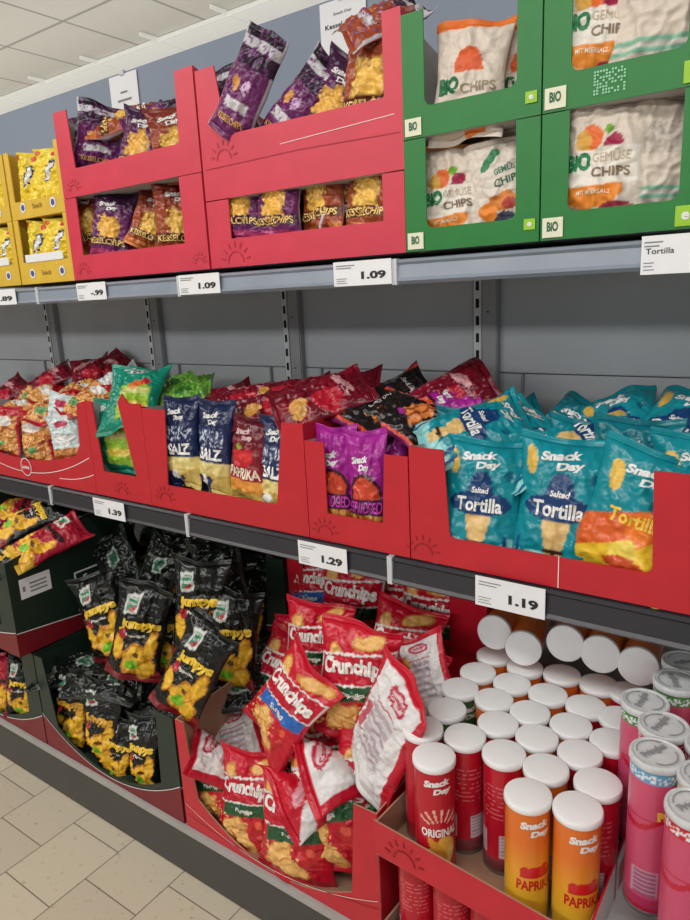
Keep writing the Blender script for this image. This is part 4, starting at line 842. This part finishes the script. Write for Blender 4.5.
tl = [('teal', 1, 482, 503, 1.205, 14, 16, 3, .95, 'teal tortilla chip bag standing left in front of its tray'), ('teal', 2, 562, 508, 1.225, 6, 14, 4, 1., 'teal tortilla chip bag with sombrero standing in the middle front'),
 ('nacho', 1, 634, 518, 1.205, 0, 14, 14, .98, 'teal, orange and yellow tortilla bag at the right post'), ('teal', 3, 474, 432, 1.28, 14, 58, 62, .88, 'teal bag lying over the left front tortilla bag'),
 ('teal', 4, 522, 500, 1.27, 0, 8, 3, .9, 'teal bag standing between the two front tortilla bags, one row back'), ('nacho', 2, 597, 520, 1.26, 10, 8, 14, .9, 'orange and teal bag behind the gap beside the middle front bag'),
 ('teal', 5, 548, 452, 1.32, 10, 66, 50, .9, 'teal bag lying above the middle front tortilla bag'), ('teal', 3, 507, 440, 1.34, 16, 62, 40, .9, 'teal bag lying behind the left front bag'),
 ('nacho', 3, 650, 456, 1.36, 0, 60, 20, .85, 'teal bag lying above the orange and yellow one'), ('teal', 4, 590, 447, 1.34, 10, 64, 60, .95, 'teal bag lying in the middle of the second row'),
 ('teal_plain', 1, 556, 441, 1.43, 0, 50, 30, .9, 'teal bag leaning at the back in the middle'), ('teal_plain', 2, 500, 432, 1.44, 0, 60, 50, .85, 'teal bag at the back beside the upright'),
 ('teal', 5, 622, 437, 1.43, 0, 50, -20, .9, 'teal bag leaning at the back, second from right'), ('teal', 1, 672, 441, 1.40, 0, 55, 20, .95, 'teal bag leaning at the back by the right edge'),
 ('teal', 2, 690, 464, 1.33, 0, 60, 40, .85, 'teal bag lying behind the right tray post'), ('nacho', 2, 700, 500, 1.25, 0, 8, 0, .9, 'tortilla bag hidden behind the right tray post'),
 ('teal_plain', 3, 470, 462, 1.30, 0, 12, 0, .9, 'teal bag standing in the second row at the left'), ('teal_plain', 1, 632, 480, 1.30, 0, 12, 0, .9, 'teal bag standing in the second row at the right'), ('teal_plain', 2, 580, 478, 1.33, 0, 14, 6, .9, 'teal bag standing in the second row in the middle')]
for k, s, x, y, Y, yw_, p, r_, sc, lb in tl: bag(k, s, (x, y, Y), lb, yw_, p, r_, scale=sc)
bm = bmesh.new(); box(bm, -.05, .05, 0, .02, 0, .02, 0, .004); o = obj('white_strip', bm, M['white_card'], None, at(500, 415, Y=1.5)); tag(o, 'small white plastic strip at the back above the teal bags', 'strip')

# ------------------------------------------------------------------ bottom shelf: ring snack bags
rb, rr_, rd, ds = 'ring_black', 'ring_red', 'ring_dark', 'dark_side'
bl = [(rd, 1, 74, 706, .985, 6, 6, 3, 1., 'black bag standing at the left post of the dark green tray'), (rd, 2, 104, 722, .98, 2, 8, 2, 1., 'black bag with yellow lettering standing second in the dark green tray'),
 (rb, 1, 120, 750, .98, 8, 10, 12, .8, 'black bag leaning right with a blue corner, low in the dark green tray'), (rb, 2, 145, 754, .985, 0, 8, -2, .82, 'black bag standing at the right post of the dark green tray'),
 (ds, 1, 75, 667, 1.03, 10, 70, 60, .95, 'black bag lying flat on the left of the dark green tray'), (ds, 2, 108, 682, 1.02, 0, 72, 75, .95, 'black bag lying flat over the standing lettered ones'),
 (rb, 3, 104, 617, 1.08, 22, 8, -16, 1., 'black bag with yellow rings and a blue corner, leftmost of the upright pile'), (rb, 4, 140, 632, 1.05, 24, 6, 14, 1.05, 'black bag with a lime dip, second in the upright pile'),
 (rb, 5, 194, 670, .985, 10, 16, 24, .98, 'big black bag leaning right in front of the whole ring snack pile'), (rb, 6, 230, 640, 1.14, 28, 6, 8, 1.05, 'black bag at the right end of the upright pile, lime dip below'),
 (rb, 7, 200, 610, 1.12, 20, 6, 4, 1.05, 'black bag standing behind the big leaning one'), (rb, 1, 168, 632, 1.13, 24, 6, 10, .95, 'black bag seen between the second bag and the big leaning one'),
 (rb, 3, 246, 610, 1.34, 22, 4, 6, 1., 'black bag in front of the rear dark green tray post'), (ds, 3, 120, 570, 1.2, 20, 20, -30, .95, 'dark bag folded over behind the leftmost upright bag'),
 (ds, 1, 158, 575, 1.22, 10, 12, 20, .95, 'dark bag with a green and red emblem behind the second upright bag'), (ds, 2, 222, 580, 1.24, 30, 10, -10, 1., 'dark bag behind the right end of the upright pile'),
 (rd, 3, 185, 570, 1.28, 0, 14, -12, .95, 'dark bag rearmost in the middle of the upright pile'), (ds, 4, 200, 705, 1.10, 30, 50, 40, .95, 'dark bag lying behind the big leaning bag'),
 (ds, 2, 225, 692, 1.12, 20, 60, 70, .95, 'dark bag lying along the cardboard edge of the red tray'), (ds, 3, 165, 700, 1.10, 0, 60, 20, .95, 'dark bag lying low under the upright pile'), (ds, 1, 245, 670, 1.22, 20, 60, 50, .95, 'dark bag lying at the back beside the cardboard edge'),
 (rd, 2, 130, 700, 1.08, 0, 40, 10, .95, 'dark bag lying under the second upright bag'), (rd, 1, 105, 548, 1.32, 10, 60, 50, .9, 'dark bag lying rearmost behind the sticker tray'), (ds, 3, 85, 545, 1.40, 10, 50, 20, .9, 'dark bag standing rearmost left of the black pile'), (rd, 3, 215, 556, 1.42, 10, 20, 10, .9, 'dark bag standing rearmost under the middle shelf'),
 (rd, 1, 150, 548, 1.42, 0, 20, 10, .9, 'dark bag standing rearmost above the black pile'), (ds, 4, 180, 600, 1.30, 0, 10, 0, 1., 'dark bag deep inside the black pile'), (rd, 2, 262, 588, 1.46, 10, 6, 0, .85, 'dark bag inside the rear dark green tray')]
for k, s, x, y, Y, yw_, p, r_, sc, lb in bl: bag(k, s, (x, y, Y), lb, yw_, p, r_, scale=sc)
fl = [(rr_, 1, 10, 536, 1.08, 10, 68, -60, .8, 'red ring snack bag lying at the left edge of the sticker tray'), (rr_, 2, 48, 542, 1.04, 34, 66, 48, .86, 'red and yellow ring snack bag pointing right in the sticker tray'),
 (rb, 1, 4, 556, 1.0, 20, 70, 30, .75, 'black and yellow bag lying low at the left edge of the sticker tray'), (rb, 2, 35, 518, 1.12, 10, 65, 40, .95, 'yellow ring bag lying behind the red ones in the sticker tray'),
 (rr_, 3, 22, 512, 1.22, 10, 60, 80, .9, 'red bag rearmost in the sticker tray'), (rb, 4, 62, 520, 1.20, 0, 60, 30, .9, 'black and yellow bag at the back of the sticker tray'), (rb, 5, 85, 534, 1.25, 10, 60, 70, .9, 'black bag with yellow rings behind the sticker tray edge'),
 (ds, 1, 28, 556, 1.0, 0, 70, 20, .85, 'dark silvery bag lying under the red ones in the sticker tray'), (rr_, 1, -24, 545, 1.08, 0, 60, 30, .95, 'red bag beyond the left photo edge'),
 (rb, 6, 22, 688, .965, 20, 6, 6, .8, 'ring snack bag standing at the post of the lower left tray'), (rr_, 3, 2, 684, .97, 0, 6, -4, .8, 'red ring snack bag at the left edge of the lower left tray'), (rd, 3, -20, 675, .99, 0, 6, -4, .85, 'black bag beyond the left photo edge in the lower tray')]
for k, s, x, y, Y, yw_, p, r_, sc, lb in fl: bag(k, s, (x, y, Y), lb, yw_, p, r_, scale=sc)

# ------------------------------------------------------------------ bottom shelf: red crisp bags
g_, b_ = 'crunch_green', 'crunch_blue'
cl = [(g_, 1, 218, 775, .99, 10, 10, -6, .85, False, (1., .7, .15, 100, .02), 'red bag with a folded white flap at the left post of the big tray'),
 (g_, 2, 250, 800, .98, 10, 12, 4, .82, False, None, 'red bag low in front, second from the left post'),
 ('crunch_flap', 3, 298, 822, .97, 10, 10, 2, .92, False, (.45, 1., .42, 150, .014), 'red bag in front with its top folded over like a triangle'),
 (g_, 4, 330, 800, 1.01, 6, 14, -8, 1., False, (.6, 1., .35, 130, .02), 'red bag right of the folded one, white flap above the word'),
 (b_, 1, 288, 704, 1.03, -8, 20, 30, .92, False, None, 'red and blue bag leaning right with large crisps below'),
 (g_, 5, 358, 682, 1.10, 10, 6, 3, .92, False, None, 'upright red paprika bag, largest in the middle of the pile'),
 (g_, 2, 316, 650, 1.22, 14, 10, 6, .85, False, None, 'red bag behind and left of the largest upright one'),
 (g_, 6, 385, 732, 1.02, -28, 14, 20, .95, True, None, 'white backed bag leaning against the cans, lying open side down'),
 (g_, 7, 424, 680, 1.18, 0, 30, -30, .66, True, None, 'second white backed bag, above and behind the leaning one'),
 (b_, 2, 314, 590, 1.40, 4, 4, 2, .92, False, None, 'red bag with a blue band in the rear tray'),
 (g_, 3, 352, 605, 1.395, 4, 6, 6, .95, False, None, 'red bag with a green band second in the rear tray'),
 (g_, 1, 432, 622, 1.40, 0, 4, 6, .92, False, None, 'red bag beside the right post of the rear tray'),
 (g_, 4, 400, 612, 1.46, 10, 6, 10, .9, False, None, 'red bag in shade, third in the rear tray'),
 (g_, 6, 236, 748, 1.06, 20, 60, -30, .75, True, None, 'white backed bag lying in the left part of the big tray'),
 (g_, 5, 222, 750, 1.08, 20, 40, 10, .6, False, None, 'red bag tip along the left cardboard wall of the big tray'),
 (b_, 3, 250, 722, 1.14, 20, 60, 50, .7, True, None, 'red and white bag behind the leaning blue one'),
 (g_, 2, 300, 760, 1.08, 10, 20, 10, .9, False, None, 'red bag under the leaning blue one'), (g_, 1, 345, 745, 1.12, 10, 20, -10, .9, False, None, 'red bag under the largest upright one'),
 (g_, 4, 395, 700, 1.16, 20, 20, 14, .9, False, None, 'red bag behind the leaning white backed one'), (g_, 5, 365, 790, 1.05, 10, 14, 10, .85, False, None, 'red bag in shade beside the right post of the big tray'),
 (g_, 3, 280, 680, 1.22, 10, 30, 20, .85, False, None, 'red bag at the back of the big tray behind the blue one'), (b_, 1, 300, 650, 1.30, 14, 20, -10, .7, False, None, 'red and blue bag at the rear left of the big tray'),
 (g_, 7, 400, 655, 1.28, 10, 20, 10, .85, False, None, 'red bag at the rear right behind the white backed ones')]
for k, s, x, y, Y, yw_, p, r_, sc, bk, fo, lb in cl: bag(k, s, (x, y, Y), lb, yw_, p, r_, back=bk, fold=fo, scale=sc, res=1.3, fill=.7 if bk else 1.)

# ------------------------------------------------------------------ light
def area(loc, rot, sx, sy, power, col=(1, .97, .93)):
    l = bpy.data.lights.new('ceiling_or_fill_lamp', 'AREA'); l.shape = 'RECTANGLE'; l.size, l.size_y, l.energy, l.color = sx, sy, power, col
    o = bpy.data.objects.new('ceiling_or_fill_lamp', l); COL.objects.link(o); o.location = loc; o.rotation_euler = rot; return o
area((-1.2, -.55, 2.94), (R(15), 0, 0), 5.5, .35, 62)
area((-1.5, -3.9, 2.9), (R(58), 0, 0), 8, .45, 128)
area((-4.5, .2, 2.94), (0, 0, 0), 2.5, .4, 22)
area((-4., 2.6, 2.2), (R(180), 0, 0), 9, 1.2, 34)  # upward fill added behind the header to brighten the ceiling, no real fixture
w = bpy.data.worlds.new('world'); bpy.context.scene.world = w; w.use_nodes = True; w.node_tree.nodes['Background'].inputs[0].default_value = (.82, .86, .9, 1); w.node_tree.nodes['Background'].inputs[1].default_value = .32
vs = bpy.context.scene.view_settings; vs.view_transform = 'Standard'; vs.look = 'None'; vs.exposure = 0.; vs.gamma = 1.
